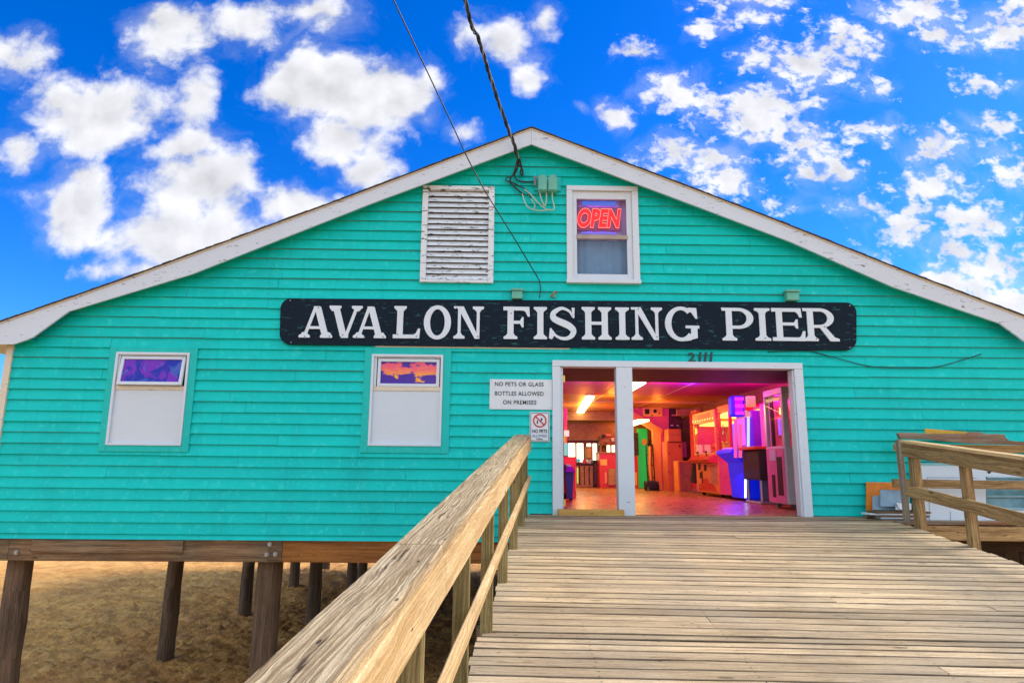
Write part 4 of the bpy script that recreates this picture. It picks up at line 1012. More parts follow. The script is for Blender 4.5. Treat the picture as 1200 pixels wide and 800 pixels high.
for x0_, x1_, lab in ((630.3, 641.3, 'left green painted round-topped meter body in the gable'), (641.9, 653.2, 'right green painted round-topped meter body in the gable')):
    a, b_ = at(x0_, 224.5, -.12), at(x1_, 205.5, -.12); t = thing('meter_body', lab, 'electric meter', ((a.x+b_.x)/2, -.06, a.z), 'electric meters in the gable')
    xc, r_ = (a.x+b_.x)/2, (b_.x-a.x)/2; pts = [(a.x, a.z), (b_.x-.004, a.z)]+[(xc+(r_-.002)*math.cos(math.radians(d)), b_.z-r_+r_*math.sin(math.radians(d))) for d in range(0, 181, 15)]
    pts2 = [(xc+(x-xc)*.86, (a.z+b_.z)/2+(z_-(a.z+b_.z)/2)*.9) for x, z_ in pts]
    g = MB(); g.prism(pts, -.15, -.03); g.prism(pts2, -.168, -.149); g.build('casing', T['tealmeter'], t)
a, b_ = at(652, 224, -.03), at(657, 208, -.03); g = MB(); g.rbox(at(626, 215, -.04).x, b_.x, -.045, -.02, a.z, b_.z, .004); solo(g, 'mounting_board', T['tealtrim'], 'teal mounting board behind the two meter bodies', 'board')
a, b_ = at(625.5, 218, -.08), at(629.5, 207, -.08); t = thing('cable_clamp', 'small grey cable clamp left of the green meter bodies', 'clamp', (a.x, -.05, a.z)); g = MB(); g.tube([(a.x+.02, -.08, a.z), (a.x+.02, -.08, b_.z)], .022, 10); g.build('clamp_body', T['wiregrey'], t)
g = MB(); g.tube([(a.x-.01, -.08, b_.z-.01), (a.x+.05, -.08, b_.z-.01)], .014, 8); g.build_each('bolt', T['metal'], t)
# draped cable on the right
cp = catmull([at(x, y, -.04) for x, y in ((900, 412), (945, 411), (962, 414.5), (990, 422), (1020, 429), (1060, 431.5), (1098, 429.5), (1130, 421), (1150, 414.5))], 8)
g = MB(); g.tube(cp, .0065, 6); o = g.build('slack_cable', T['number'], origin=cp[0], smooth=True); props(o, 'thin dark cable sagging along the clapboards right of the name sign', 'cable')
# ------------------------------------------------------------------ side platform and leaning boards, right of the ramp
plat = thing('side_platform', 'low weathered timber platform beside the right railing', 'platform', (6.8, -.3, 0))
g = MB()
for i, y in enumerate((-.09, -.235, -.38, -.525)): g.plank((4.98+.1*i, y, -.028-(.006*(i % 2))), (10.2, y, -.028), .135, .04, (0, 0, 1), seg=4, wob=.003)
g.build('deck_board', T['greywood'], plat)
g = MB(); g.plank((5.5, -.58, -.155), (10.2, -.58, -.175), .05, .185, (0, 0, 1), seg=4, wob=.003); g.plank((5.4, -.42, -.135), (10.2, -.42, -.125), .05, .1, (0, 0, 1)); g.build_each('edge_beam', T['brownwood'], plat)
g = MB(); g.plank((7.9, -.5, GZ), (7.9, -.5, -.2), .14, .14, (0, 1, 0)); g.plank((9.8, -.5, GZ), (9.8, -.5, -.2), .14, .14, (0, 1, 0)); g.build('post', T['postwood'], plat)
side = thing('side_railing', 'weathered grey railing with a broken jagged top board running along the wall', 'railing', (6.8, -.6, 0))
def zt(x, y, Y): return at(x, y, Y).z
g = MB()
Y = -.50
tp = [(1051, 507.5), (1056, 506.5), (1080, 507.5), (1083, 508), (1132, 508), (1136, 506), (1148, 506.5), (1152, 508), (1175, 508.5), (1177, 513), (1181, 516), (1200, 518), (1260, 522)]
bt = [(1260, 530), (1200, 521.5), (1177, 520.5), (1150, 520), (1120, 518), (1090, 514.8), (1054, 514)]
g.prism([(at(x, y, Y).x, at(x, y, Y).z) for x, y in tp+bt], Y-.03, Y+.03); g.build('jagged_top_board', T['greywood'], side)
a = at(1060, 566, -.5); b_ = at(1200, 570, -.5)
g = MB(); g.plank((5.35, -.46, a.z), (10.1, -.46, at(1200, 570.5, -.46).z), .04, .115, (0, 0, 1), seg=4, wob=.002, r=.3); g.build('middle_rail', T['brownwood'], side)
g = MB(); z_ = at(1200, 527, -.42).z; g.plank((5.45, -.40, z_+.02), (10.1, -.40, z_), .04, .10, (0, 0, 1), r=.4); g.build('rear_rail', T['brownwood'], side)
g = MB(); g.plank((8.9, -.46, -.1), (8.9, -.46, 1.1), .09, .09, (0, 1, 0)); g.build('post', T['postwood'], side)
a, b_ = at(1082, 502.5, -.30), at(1132, 508.5, -.30); g = MB(); g.plank((a.x, -.33, a.z-.06), (b_.x, -.31, a.z-.10), .02, .13, (0, 0, 1), ch=.002); solo(g, 'yellow_board', plain('yellow_painted_wood', (.75, .42, .03), .6), 'bright yellow strip of board lying behind the jagged railing top', 'board')
def lean(x0_, x1_, yb, yt, Yb, Yt, th=.02):
    """board leaning on the wall: bottom edge at depth Yb, top edge at Yt"""
    A = [at(x0_, yb, Yb), at(x1_, yb+.5, Yb), at(x1_, yt+.5, Yt), at(x0_, yt, Yt)]; nrm = (A[1]-A[0]).cross(A[3]-A[0]).normalized()
    if nrm.y > 0: nrm = -nrm
    g = MB(); g.hexa(A, [p-nrm*th for p in A]); return g, A, nrm
def onface(g, A, nrm, u0, u1, v0, v1, d0, d1):
    f_ = lambda u_, v_: A[0]+(A[1]-A[0])*u_+(A[3]-A[0])*v_
    Q = [f_(u0, v0), f_(u1, v0), f_(u1, v1), f_(u0, v1)]; g.hexa([p+nrm*d1 for p in Q], [p+nrm*d0 for p in Q])
g, A, nr = lean(1015.5, 1062, 602, 564.5, -.16, -.05); solo(g, 'leaning_board', plain('orange_board', (.85, .24, .01), .6, var=.15), 'bright orange board leaning on the turquoise wall right of the ramp', 'board')
g, A, nr = lean(1023, 1064, 597, 580.5, -.26, -.20); solo(g, 'leaning_sheet', plain('pale_blue_sheet', (.30, .45, .55), .5), 'low pale blue sheet in front of the orange board, farthest left', 'sheet')
g, A, nr = lean(1032, 1066, 593, 573.5, -.32, -.26); solo(g, 'leaning_sheet', plain('dusty_blue_sheet', (.26, .42, .56), .5, var=.15), 'taller dusty blue sheet leaning before the orange board', 'sheet')
g, A, nr = lean(1050, 1068, 596.5, 589, -.40, -.34); g.v[0] += Vector((.06, 0, 0)); solo(g, 'paper_scrap', T['signwhite'], 'small white folded scrap on the pale blue sheets', 'scrap')
for i, (y0_, y1_, xa, mat, lab) in enumerate(((597.5, 600, 1024, T['beam'], 'dark plank on top of the stacked boards below the orange board'), (600.3, 602.5, 1019, T['panel'], 'white edged board second in the stacked boards below the orange board'), (602.8, 605, 1027, T['greywood'], 'grey brown board third in the stacked boards below the orange board'), (605.3, 607.6, 1033, T['panel'], 'white edged board lowest in the stack beside the ramp'))):
    a, b_ = at(xa, y1_, -.42), at(1068, y0_, -.42); g = MB(); z0_ = .004+(3-i)*.026; g.plank((a.x, -.34+.015*i, z0_+.012), (b_.x+.25, -.34+.015*i, z0_+.012), .22, .022, (0, 0, 1), ch=.002, r=.3*i); solo(g, 'stacked_board', mat, lab, 'board', 'boards stacked at the edge of the ramp')
a = at(1013, 603, -.2); g = MB(); g.plank((a.x-.02, -.25, .02), (a.x+.5, -.1, .03), .05, .04, ch=.006); solo(g, 'timber_offcut', T['greywood'], 'short grey timber offcut at the foot of the orange board', 'offcut')
# white door with groove
t = thing('discarded_door', 'white cabinet door with a recessed panel leaning behind the right railing', 'door', at(1108, 611, -.33))
g, A, nr = lean(1077, 1150, 611.5, 542, -.36, -.14, .035); g.build('slab', T['panel'], t)
gg = MB()
for (u0, u1, v0, v1) in ((.13, .95, .74, .75), (.13, .14, .46, .739), (.16, .17, .03, .40), (.5, .51, .03, .18)): onface(gg, A, nr, u0, u1, v0, v1, -.002, .0025)
gg.build('groove', plain('groove_shadow_grey', (.28, .33, .38), .6), t)
gg = MB(); onface(gg, A, nr, 0.0, 1., .955, .998, -.001, .004); gg.build('top_edge', plain('pale_teal_plastic', (.22, .55, .56), .4), t)
gg = MB(); onface(gg, A, nr, .13, .17, .0, .03, 0, .004); onface(gg, A, nr, .22, .26, .0, .025, 0, .004); onface(gg, A, nr, .3, .33, .0, .02, 0, .004); gg.build('rust_spot', plain('rust', (.25, .04, .03), .8), t)
t = thing('discarded_cabinet', 'white cabinet front with two round black holes and glass leaning behind the right railing', 'cabinet', at(1180, 612, -.30))
g, A, nr = lean(1136, 1268, 613, 538, -.33, -.10, .04)
gl_x0, gl_z0, gl_z1 = .15, .22, .70
g = MB(); onface(g, A, nr, 0, .149, 0, 1, -.04, 0); onface(g, A, nr, .1495, 1, .7205, 1, -.04, 0); onface(g, A, nr, .1495, 1, 0, .2, -.04, 0); g.build('frame', T['panel'], t)
gg = MB(); onface(gg, A, nr, .155, 1, .205, .715, -.045, -.02); gg.build('glass_panel', plain('teal_tinted_glass', (.18, .42, .50), .06, var=.3, scale=2.), t)
gg = MB(); onface(gg, A, nr, .16, 1, .70, .72, -.02, .004); onface(gg, A, nr, .16, 1, .40, .43, -.02, .0); onface(gg, A, nr, .16, 1, .205, .24, -.02, .0); gg.build('trim_strip', plain('blue_grey_trim', (.25, .45, .52), .4), t)
gg = MB()
for uu_ in (.065, .18):
    ctr = A[0]+(A[1]-A[0])*uu_+(A[3]-A[0])*.80; ux = (A[1]-A[0]).normalized(); uz = (A[3]-A[0]).normalized()
    ring = [ctr+ux*.028*math.cos(a)+uz*.028*math.sin(a)+nr*.002 for a in [k*math.pi/8 for k in range(16)]]; gg.poly(ring); gg.poly([p-nr*.03 for p in ring][::-1])
gg.build('round_hole', T['black'], t)
a = at(1186, 664, -1.6); g = MB(); g.plank((a.x, -1.6, -.9), (a.x-.005, -1.6, a.z+.05), .045, .045, (0, 1, 0)); solo(g, 'timber_stake', T['newwood'], 'short pale timber stake end poking up beside the ramp, lower right', 'stake')
# ------------------------------------------------------------------ arcade interior
def plight(name, loc, e_, col, r_=.12):
    l = bpy.data.lights.new(name, 'POINT'); l.energy = e_; l.color = col; l.shadow_soft_size = r_
    o = bpy.data.objects.new(name, l); SC.collection.objects.link(o); o.location = loc; return o
def alight(name, loc, sx_, sy_, e_, col, target=None, rot=None, parent=None):
    l = bpy.data.lights.new(name, 'AREA'); l.shape = 'RECTANGLE'; l.size = sx_; l.size_y = sy_; l.energy = e_; l.color = col
    o = bpy.data.objects.new(name, l); SC.collection.objects.link(o); o.location = loc
    d = Vector(target)-Vector(loc) if target else Vector((0, 0, -1)); o.rotation_euler = d.to_track_quat('-Z', 'Y').to_euler(); return o
ORG = (1., .30, .02)
K = .42
T['lamp'] = glow('warm_tube_glow', (1., .78, .30), 9.)
T['fixture'] = plain('fixture_white_metal', (.6, .55, .5), .4)
fl = [((677.5, 686), (694, 462), 'long warm fluorescent light on the ceiling seen through the left doorway', [(680, 461), (694, 461.5), (690, 487), (677.5, 487)]),
      (None, None, 'bright warm ceiling light behind the middle post of the doorways', [(735, 450), (749, 449), (745, 457), (731, 458)]),
      (None, None, 'small warm glow over the green door, a lamp reflection built as a light', [(740, 493), (752, 494), (752, 498.5), (736, 498)])]  # last entry is a lamp reflection built as a glowing fixture
for i, (_a, _b, lab, quad) in enumerate(fl):
    zc_ = 2.44 if i < 2 else 2.0
    Q = [atz(x, y, zc_) for x, y in quad]; c_ = sum(Q, Vector())/4
    t = thing('ceiling_light_or_reflection', lab, 'ceiling light', c_, 'warm ceiling lights and lamp reflections in the arcade')
    ymin, ymax = min(p.y for p in Q), min(max(p.y for p in Q), min(p.y for p in Q)+7.5)
    Q = [Vector((c_.x+(sx_)*.17, yy_, zc_)) for sx_, yy_ in ((-1, ymin), (1, ymin), (1, ymax), (-1, ymax))]
    if i == 0: Q = [Vector((2.20, 7.6, zc_)), Vector((2.42, 7.6, zc_)), Vector((2.80, 13.2, zc_)), Vector((2.58, 13.2, zc_))]
    g = MB(); g.hexa(Q, [p+Vector((0, 0, .04)) for p in Q]); g.build('lamp_tube', T['lamp'], t)
    g = MB(); cc2 = sum(Q, Vector())/4; P2_ = [cc2+(p-cc2)*1.06+Vector((0, 0, .041)) for p in Q]; g.hexa(P2_, [p+Vector((0, 0, .018)) for p in P2_]); g.build('housing', T['fixture'], t)
    if i != 1: plight('warm_light', (cc2.x, cc2.y, zc_-.22), (95, 0, 45)[i]*K, ORG)
plight('warm_light', (2.9, 7.6, 2.2), 42*K, ORG)
alight('warm_light', (.4, 11, 2.3), .5, 3., 60*K, ORG)
plight('warm_light', (4.4, 9.0, 2.2), 28*K, (1, .25, .02))
alight('warm_light', (4.3, 13.2, 2.3), .5, 1.6, 60*K, ORG)
# glowing strip standing for a lamp mirrored in the machine glass
t = thing('ceiling_light_or_reflection', 'yellow glowing strip among the right machines, built in place of a lamp reflection', 'ceiling light', (5.6, 3.5, 2.3), 'warm ceiling lights and lamp reflections in the arcade')
g = MB(); g.rbox(5.62, 5.84, 2.2, 7.6, 1.86, 1.93, .01); g.build('lamp_tube', glow('yellow_strip_glow', (1., .50, .06), 2.2), t)
g = MB(); g.rbox(5.60, 5.95, 2.2, 7.6, 1.94, 2.0, .01); g.build('housing', T['fixture'], t)  # housing added for the strip that stands for the mirrored lamp
# coloured neon tubes under the front of the ceiling
for (xa, xb, y, z_, col, e_, lab, nm) in ((.2, 3.2, 2.5, 2.42, (1., .0, .50), 40, 'magenta neon tube under the front of the arcade ceiling', 'magenta'), (3.3, 4.4, 2.5, 2.42, (.30, .0, 1.), 18, 'violet neon tube under the ceiling above the wide doorway', 'violet'), (4.5, 5.7, 2.6, 2.42, (1., .0, .5), 11, 'magenta neon tube above the right row of machines', 'magenta2')):
    t = thing('neon_tube', lab, 'neon tube', ((xa+xb)/2, y, z_), 'coloured neon tubes under the arcade ceiling')
    g = MB(); g.tube([(xa, y, z_), (xb, y, z_)], .018, 10); g.build('glass_tube', glow(nm+'_tube', col, 3.), t, smooth=True)
    g = MB(); g.rbox(xa-.04, xa, y-.03, y+.03, z_-.03, 2.484, .005); g.rbox(xb, xb+.04, y-.03, y+.03, z_-.03, 2.484, .005); g.build('tube_holder', T['black'], t)
    alight('neon_or_added_light', ((xa+xb)/2, y+.05, 2.22), xb-xa, .08, e_*5*K, col, ((xa+xb)/2, y+2, 2.9))
    alight('neon_or_added_light', ((xa+xb)/2, y+.05, z_-.05), xb-xa, .08, e_*(.12 if xa < 1 else .7)*K, col, ((xa+xb)/2, y+1.6, 0.))
plight('neon_or_added_light', (3.6, 4.6, 2.3), 17, (1., .0, .6), .1); plight('neon_or_added_light', (4.2, 5.0, 2.32), 5, (.1, .05, 1.), .08)  # bare point lights without tubes, added to tint the ceiling
plight('neon_or_added_light', (1.9, 4.4, 2.3), 9, (.6, .0, 1.), .1); plight('neon_or_added_light', (5.5, 4.6, 2.3), 6, (1., .0, .4), .1)  # more bare point lights without tubes
def P_(name, col, rough=.35, var=.05, **k): return plain(name, col, rough, var=var, **k)
C_or = P_('orange_cabinet', (.80, .34, .06), .3); C_red = P_('red_laminate', (.62, .05, .03), .3); C_mag = P_('magenta_cabinet', (.75, .05, .30), .3)
C_pk = P_('plain_pink', (.72, .20, .40), .35); C_wh = P_('white_cabinet', (.62, .66, .70), .35); C_dk = P_('dark_panel', (.012, .010, .012), .6)
C_bl = glow('glow_added_blue_cabinet', (.0, .02, 1.), .28, (.004, .012, .6)); C_pu = P_('purple_cabinet', (.30, .06, .50), .3); C_yl = P_('yellow_laminate', (.80, .55, .10), .4)  # blue cabinet is no lamp; its glow is put into the colour
C_gr = P_('green_door', (.02, .62, .16), .4); C_tan = P_('tan_wood', (.45, .27, .12), .5, var=.2); C_prz = P_('plush_prizes', (.6, .3, .2), .9, var=.4, scale=25)
T['bulb'] = glow('amber_bulb_and_reflection', (1., .5, .1), 2.2)
T['mglass'] = glassmat('machine_glass', (.9, .85, .9), .03, .2)
# --- claw machine
def claw():
    t = thing('claw_machine', 'orange and magenta claw machine with glass upper cabinet, back of the right row', 'claw machine', (5.45, 6.9, 0))
    x0, x1, y0, y1 = 5.02, 5.95, 5.95, 7.75; H = 2.02
    g = MB(); g.rbox(x0+.03, x1, y0+.001, y1, .08, .92, .02); g.build('body', C_or, t)
    g = MB(); g.box(x0+.1, x1-.02, y0-.012, y0-.001, .10, .90); g.build('side_panel', glow('glow_added_purple_panel', (.40, .02, .65), .35, (.3, .06, .5)), t)  # purple emission is added to this side panel
    g = MB(); zc2 = .42
    for rr, yy_ in ((.26, -.018), ): 
        for qd in arcs(x0+.70, zc2, .25, .25, .15, .15, 60, 300, 16): g.prism([p for p in qd], y0-.016, y0-.0125)
    g.prism([(x0+.62+.08*math.cos(a), zc2+.08*math.sin(a)) for a in [k*math.pi/8 for k in range(16)]], y0-.016, y0-.0125); g.build('target_graphic', C_red, t)
    g = MB(); g.hexa([Vector((x0-.20, y0+.1, .86)), Vector((x0-.20, y1-.1, .86)), Vector((x0+.03, y1-.05, 1.02)), Vector((x0+.03, y0+.05, 1.02))], [Vector((x0-.14, y0+.1, .80)), Vector((x0-.14, y1-.1, .80)), Vector((x0+.03, y1-.05, .78)), Vector((x0+.03, y0+.05, .78))]); g.build('control_panel', C_red, t)
    for (yy_, zz) in ((y0+.5, .98), (y0+1.2, .98)):
        g = MB(); g.tube([(x0-.07, yy_, .93), (x0-.09, yy_, 1.03)], .012, 8); g.tube([(x0-.09, yy_, 1.03), (x0-.095, yy_, 1.07)], .028, 10); g.build('joystick', C_dk, t)
    g = MB()
    for (xx, yy_) in ((x0, y0), (x0, y1-.08), (x1-.08, y0), (x1-.08, y1-.08)): g.rbox(xx, xx+.08, yy_, yy_+.08, .93, H-.25, .01)
    g.rbox(x0, x0+.03, y0+.081, y1-.081, .93, 1.03, .005); g.rbox(x0, x1, y0, y1, H-.249, H-.2, .01); g.build('cabinet_frame', C_or, t)
    g = MB(); g.rbox(x0-.02, x1, y0-.02, y1, H-.199, H+.02, .015); g.build('marquee', C_or, t)
    for k_ in range(9):
        g = MB(); yy_ = y0+.1+k_*(y1-y0-.2)/8; g.tube([(x0-.02, yy_, H-.19), (x0-.035, yy_, H-.19)], .018, 8); g.build('marquee_bulb', T['bulb'], t)
    g = MB(); g.rbox(x0+.1, x1-.1, y0+.2, y1-.2, H-.30, H-.26, .01); g.build('reflection_bar', T['bulb'], t)  # glowing bar built where a lamp is mirrored in the glass
    g = MB(); g.box(x0+.018, x0+.029, y0+.12, y0+.60, .30, .72); g.build('instruction_card', P_('card_paper', (.8, .5, .2), .5, var=.4, scale=30), t)
    g = MB(); g.box(x0-.028, x0-.021, y0+.35, y1-.5, H-.16, H-.04); g.build('marquee_light', glow('red_marquee', (1., .08, .02), .9), t)
    g = MB(); g.poly([(x0+.01, y1-.08, 1.03), (x0+.01, y0+.08, 1.03), (x0+.01, y0+.08, H-.25), (x0+.01, y1-.08, H-.25)]); g.poly([(x0+.08, y0+.01, .93), (x1-.08, y0+.01, .93), (x1-.08, y0+.01, H-.25), (x0+.08, y0+.01, H-.25)]); g.build('glass', T['mglass'], t)
    g = MB(); g.box(x1-.03, x1-.01, y0+.09, y1-.01, .93, H-.25); g.box(x0+.09, x1-.09, y1-.04, y1-.02, .93, H-.25); g.build('back_panel', C_mag, t)
    r2 = random.Random(3)
    cols = [P_('toy_a', (.8, .1, .1), .8), P_('toy_b', (.1, .2, .8), .8), P_('toy_c', (.8, .6, .1), .8), P_('toy_d', (.7, .2, .6), .8)]
    for k_ in range(14):
        g = MB(); cx, cy, cz = r2.uniform(x0+.2, x1-.2), r2.uniform(y0+.2, y1-.2), .98+r2.uniform(0, .15); rr = r2.uniform(.07, .12)
        bm = bmesh.new(); bmesh.ops.create_icosphere(bm, subdivisions=2, radius=rr)
        for f in bm.faces: g.poly([v.co+Vector((cx, cy, cz))+Vector((0, 0, .3*v.co.z)) for v in f.verts])
        bmesh.ops.delete(bm, geom=bm.verts[:], context='VERTS'); bmesh.ops.create_icosphere(bm, subdivisions=2, radius=rr*.6)
        for f in bm.faces: g.poly([v.co+Vector((cx-rr*.3, cy, cz+rr*1.35)) for v in f.verts])
        bm.free(); o = g.build('plush_prize', cols[k_ % 4], t, smooth=True)
    g = MB(); g.tube([(5.45, 6.7, 1.75), (5.45, 6.7, 1.55)], .015, 8)
    for a in (0, 2.1, 4.2): g.tube([(5.45, 6.7, 1.55), (5.45+.1*math.cos(a), 6.7+.1*math.sin(a), 1.47), (5.45+.05*math.cos(a), 6.7+.05*math.sin(a), 1.38)], .01, 6)
    g.build('claw', T['metal'], t)
    g = MB()
    for (zz, yy_) in ((.68, 6.95), (.5, 7.35), (.70, 7.45)): g.rbox(x0+.015, x0+.029, yy_-.08, yy_+.08, zz-.08, zz+.07, .006)
    g.rbox(x0+.015, x0+.029, 7.2, 7.26, .3, .6, .004); g.build('coin_slot', C_dk, t)
    g = MB(); pr = [(6.1, .12), (7.6, .12), (7.55, .25), (7.3, .30), (7.15, .42), (6.8, .42), (6.7, .32), (6.3, .28)]
    g.poly([(x0+.026, a, b_) for a, b_ in pr][::-1]); g.build('flame_graphic', C_red, t)
    for (xx, yy_) in ((x0+.15, y0+.15), (x0+.15, y1-.2), (x1-.15, y0+.15)):
        g = MB(); g.tube([(xx, yy_-.02, .04), (xx, yy_+.02, .04)], .04, 10); g.build('caster', C_dk, t)
    alight('claw_light', (5.5, 6.8, 1.72), .5, 1., 9, (1., .35, .5))
claw()
# --- blue arcade machine with topper
def blue_game():
    t = thing('arcade_machine', 'electric blue arcade machine with violet lit topper in the middle of the right row', 'arcade machine', (5.35, 4.7, 0))
    x0, x1, y0, y1 = 4.97, 5.85, 4.05, 5.0
    g = MB(); prof = [(x1, .06), (x1, 1.05), (x0-.22, 1.05), (x0-.28, .98), (x0-.02, .78), (x0+.04, .06)]
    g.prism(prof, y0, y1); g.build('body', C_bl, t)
    g = MB(); g.rbox(x0+.2, x1, y0+.02, y1-.02, 1.051, 1.85, .02); g.build('upper_cabinet', C_pu, t)
    g = MB(); g.box(x0+.185, x0+.199, y0+.12, y1-.12, 1.15, 1.72); g.build('screen', glow('magenta_screen', (1., .05, .5), 1.3), t)
    p, q_ = at(857.5, 488, 4.0), at(872, 463.5, 4.0)
    g = MB(); g.rbox(p.x, q_.x, 3.95, 4.2, p.z, q_.z, .05); g.build('topper', C_bl, t)
    g = MB(); w_ = q_.x-p.x
    for i, f_ in enumerate((.16, .5, .84)): g.rbox(p.x+.2*w_, q_.x-.12*w_, 3.93, 3.949, p.z+f_*(q_.z-p.z)-.035, p.z+f_*(q_.z-p.z)+.035, .006)
    g.build('topper_bar', glow('violet_bar', (.55, .03, 1.), .9), t)
    g = MB(); g.box(p.x+.06, q_.x-.06, 3.938, 3.9495, p.z+.06, q_.z-.06); g.build('topper_face', glow('violet_face', (.30, .0, .75), .8), t)
    for px0, py0, py1, col in ((877, 488, 536, (.25, .35, 1.)), (867.5, 497, 536, (1., .10, .22)), (862, 492, 536, (.9, .08, .35))):
        a, b_ = at(px0, py1, 4.03), at(px0, py0, 4.03)
        g = MB(); g.tube([a, b_], .028 if px0 == 877 else .035, 10); g.build('light_tube', glow('tube_%d' % px0, col, 1.6 if px0 == 877 else .75), t)
    a, b_ = at(873, 489, 4.06), at(885, 537, 4.06); g = MB(); g.box(a.x, b_.x, 4.05, 4.1, b_.z, a.z); g.build('side_board', glow('blue_board', (.06, .0, .9), .5), t)
    g = MB(); g.tube([at(873.5, 561, 4.02), at(873.5, 583, 4.02)], .02, 8); g.build('light_tube', glow('lower_blue_tube', (.3, .5, 1.), 4.), t)
    g = MB(); g.rbox(x0-.18, x0+.1, y0+.15, y1-.15, 1.051, 1.09, .01); g.build('control_panel', C_wh, t)
    for k_ in range(4):
        g = MB(); g.tube([(x0-.1, y0+.25+k_*.13, 1.09), (x0-.1, y0+.25+k_*.13, 1.11)], .022, 8); g.build('button', C_red, t)
    alight('machine_light', (4.78, 4.35, .62), .3, .5, 14*K, (.02, .05, 1.), (4.5, 4.3, 0))
    alight('machine_light', (4.7, 4.6, 1.5), .3, .5, 14*K, (.9, .02, .7), (3.6, 4.2, 0))
blue_game()
# --- magenta prize machine between
def prize_machine():
    t = thing('prize_machine', 'tall magenta prize machine with red glass front beside the orange claw machine', 'prize machine', (5.5, 5.4, 0))
    g = MB(); g.rbox(5.05, 5.95, 5.08, 5.9, .08, 1.04, .02); g.build('body', C_mag, t)
    g = MB(); 
    for (xx, yy_) in ((5.05, 5.08), (5.05, 5.83), (5.88, 5.08)): g.rbox(xx, xx+.07, yy_, yy_+.07, 1.041, 1.92, .01)
    g.rbox(5.05, 5.95, 5.08, 5.9, 1.921, 2.08, .01); g.build('cabinet_frame', C_red, t)
    g = MB(); g.box(5.9, 5.94, 5.16, 5.88, 1.05, 1.91); g.build('back_panel', glow('violet_back', (.8, .05, .6), .5), t)
    r2 = random.Random(5)
    for k_ in range(9):
        xx, yy_ = 5.2+.6*r2.random(), 5.2+.6*r2.random(); g = MB(); g.tube([(xx, yy_, 1.05), (xx, yy_, 1.45+.3*r2.random())], .03, 8)
        g.build('prize_tube', [glow('pt_a', (.1, .1, 1.), .9), glow('pt_b', (1., .4, .05), .8), glow('pt_c', (.9, .1, .8), .8)][k_ % 3], t)
    g = MB(); g.poly([(5.06, 5.83, 1.05), (5.06, 5.15, 1.05), (5.06, 5.15, 1.92), (5.06, 5.83, 1.92)]); g.build('glass', T['mglass'], t)
g = MB()
prize_machine()
t_ = bpy.data.objects['prize_machine']
g = MB(); g.rbox(5.10, 5.85, 5.2, 5.8, 1.80, 1.90, .01); g.build('reflection_bar', glow('amber_reflection_glow', (1., .55, .08), 3.), t_)  # amber bar put in for the lamp reflection on the glass
g = MB(); g.rbox(5.16, 5.5, 5.055, 5.078, .60, .98, .01); g.build('art_panel', glow('pink_art', (.9, .08, .35), .35), t_)
# --- black ride machine
def black_game():
    t = thing('arcade_machine', 'black arcade machine with red control shelf between the blue and pink machines', 'arcade machine', (5.2, 3.3, 0))
    x0, x1, y0, y1 = 4.86, 5.8, 2.98, 3.85
    g = MB(); g.rbox(x0, x1, y0, y1, .45, 1.02, .02); g.rbox(x0+.3, x1, y0+.05, y1-.05, .05, .449, .02); g.build('body', C_dk, t)
    g = MB(); g.rbox(x0-.08, x1, y0-.02, y1, 1.021, 1.08, .01); g.build('control_shelf', C_red, t)
    g = MB(); g.rbox(x0+.28, x0+.34, y0, y0+.06, 1.081, 2.05, .008); g.build('post', C_dk, t)
    g = MB(); g.rbox(x0+.36, x1, y0+.1, y1-.1, 1.081, 1.95, .02); g.build('upper_cabinet', C_pk, t)
    g = MB(); g.box(x0+.42, x1-.05, y0+.085, y0+.098, 1.25, 1.85); g.build('art_panel', P_('pink_red_art', (.75, .22, .25), .4, var=.35, scale=9), t)
    p, q_ = at(873.5, 477, 3.), at(883, 464.5, 3.); g = MB(); g.rbox(p.x, q_.x, 2.9, 2.98, p.z, q_.z, .01); g.build('header', glow('yellow_header', (1., .35, .01), .45), t)
    r2 = random.Random(8)
    for k_ in range(8):
        g = MB(); cx, cz = r2.uniform(x0+.15, x0+.75), r2.uniform(.1, .95); g.rbox(cx-.05, cx+.06, y0-.03, y0-.001, cz-.05, cz+.08, .02); g.build('prize_bag', [P_('bag_a', (.5, .25, .1), .5), P_('bag_b', (.3, .28, .3), .4), P_('bag_c', (.45, .06, .06), .4)][k_ % 3], t)
    g = MB(); g.tube([(x0+.05, y0+.1, .05), (x0+.05, y0+.1, .449)], .03, 8); g.tube([(x0+.05, y1-.1, .05), (x0+.05, y1-.1, .449)], .03, 8); g.rbox(x0, x0+.3, y0+.05, y1-.05, .0, .05, .01); g.build('leg', T['metal'], t)
black_game()
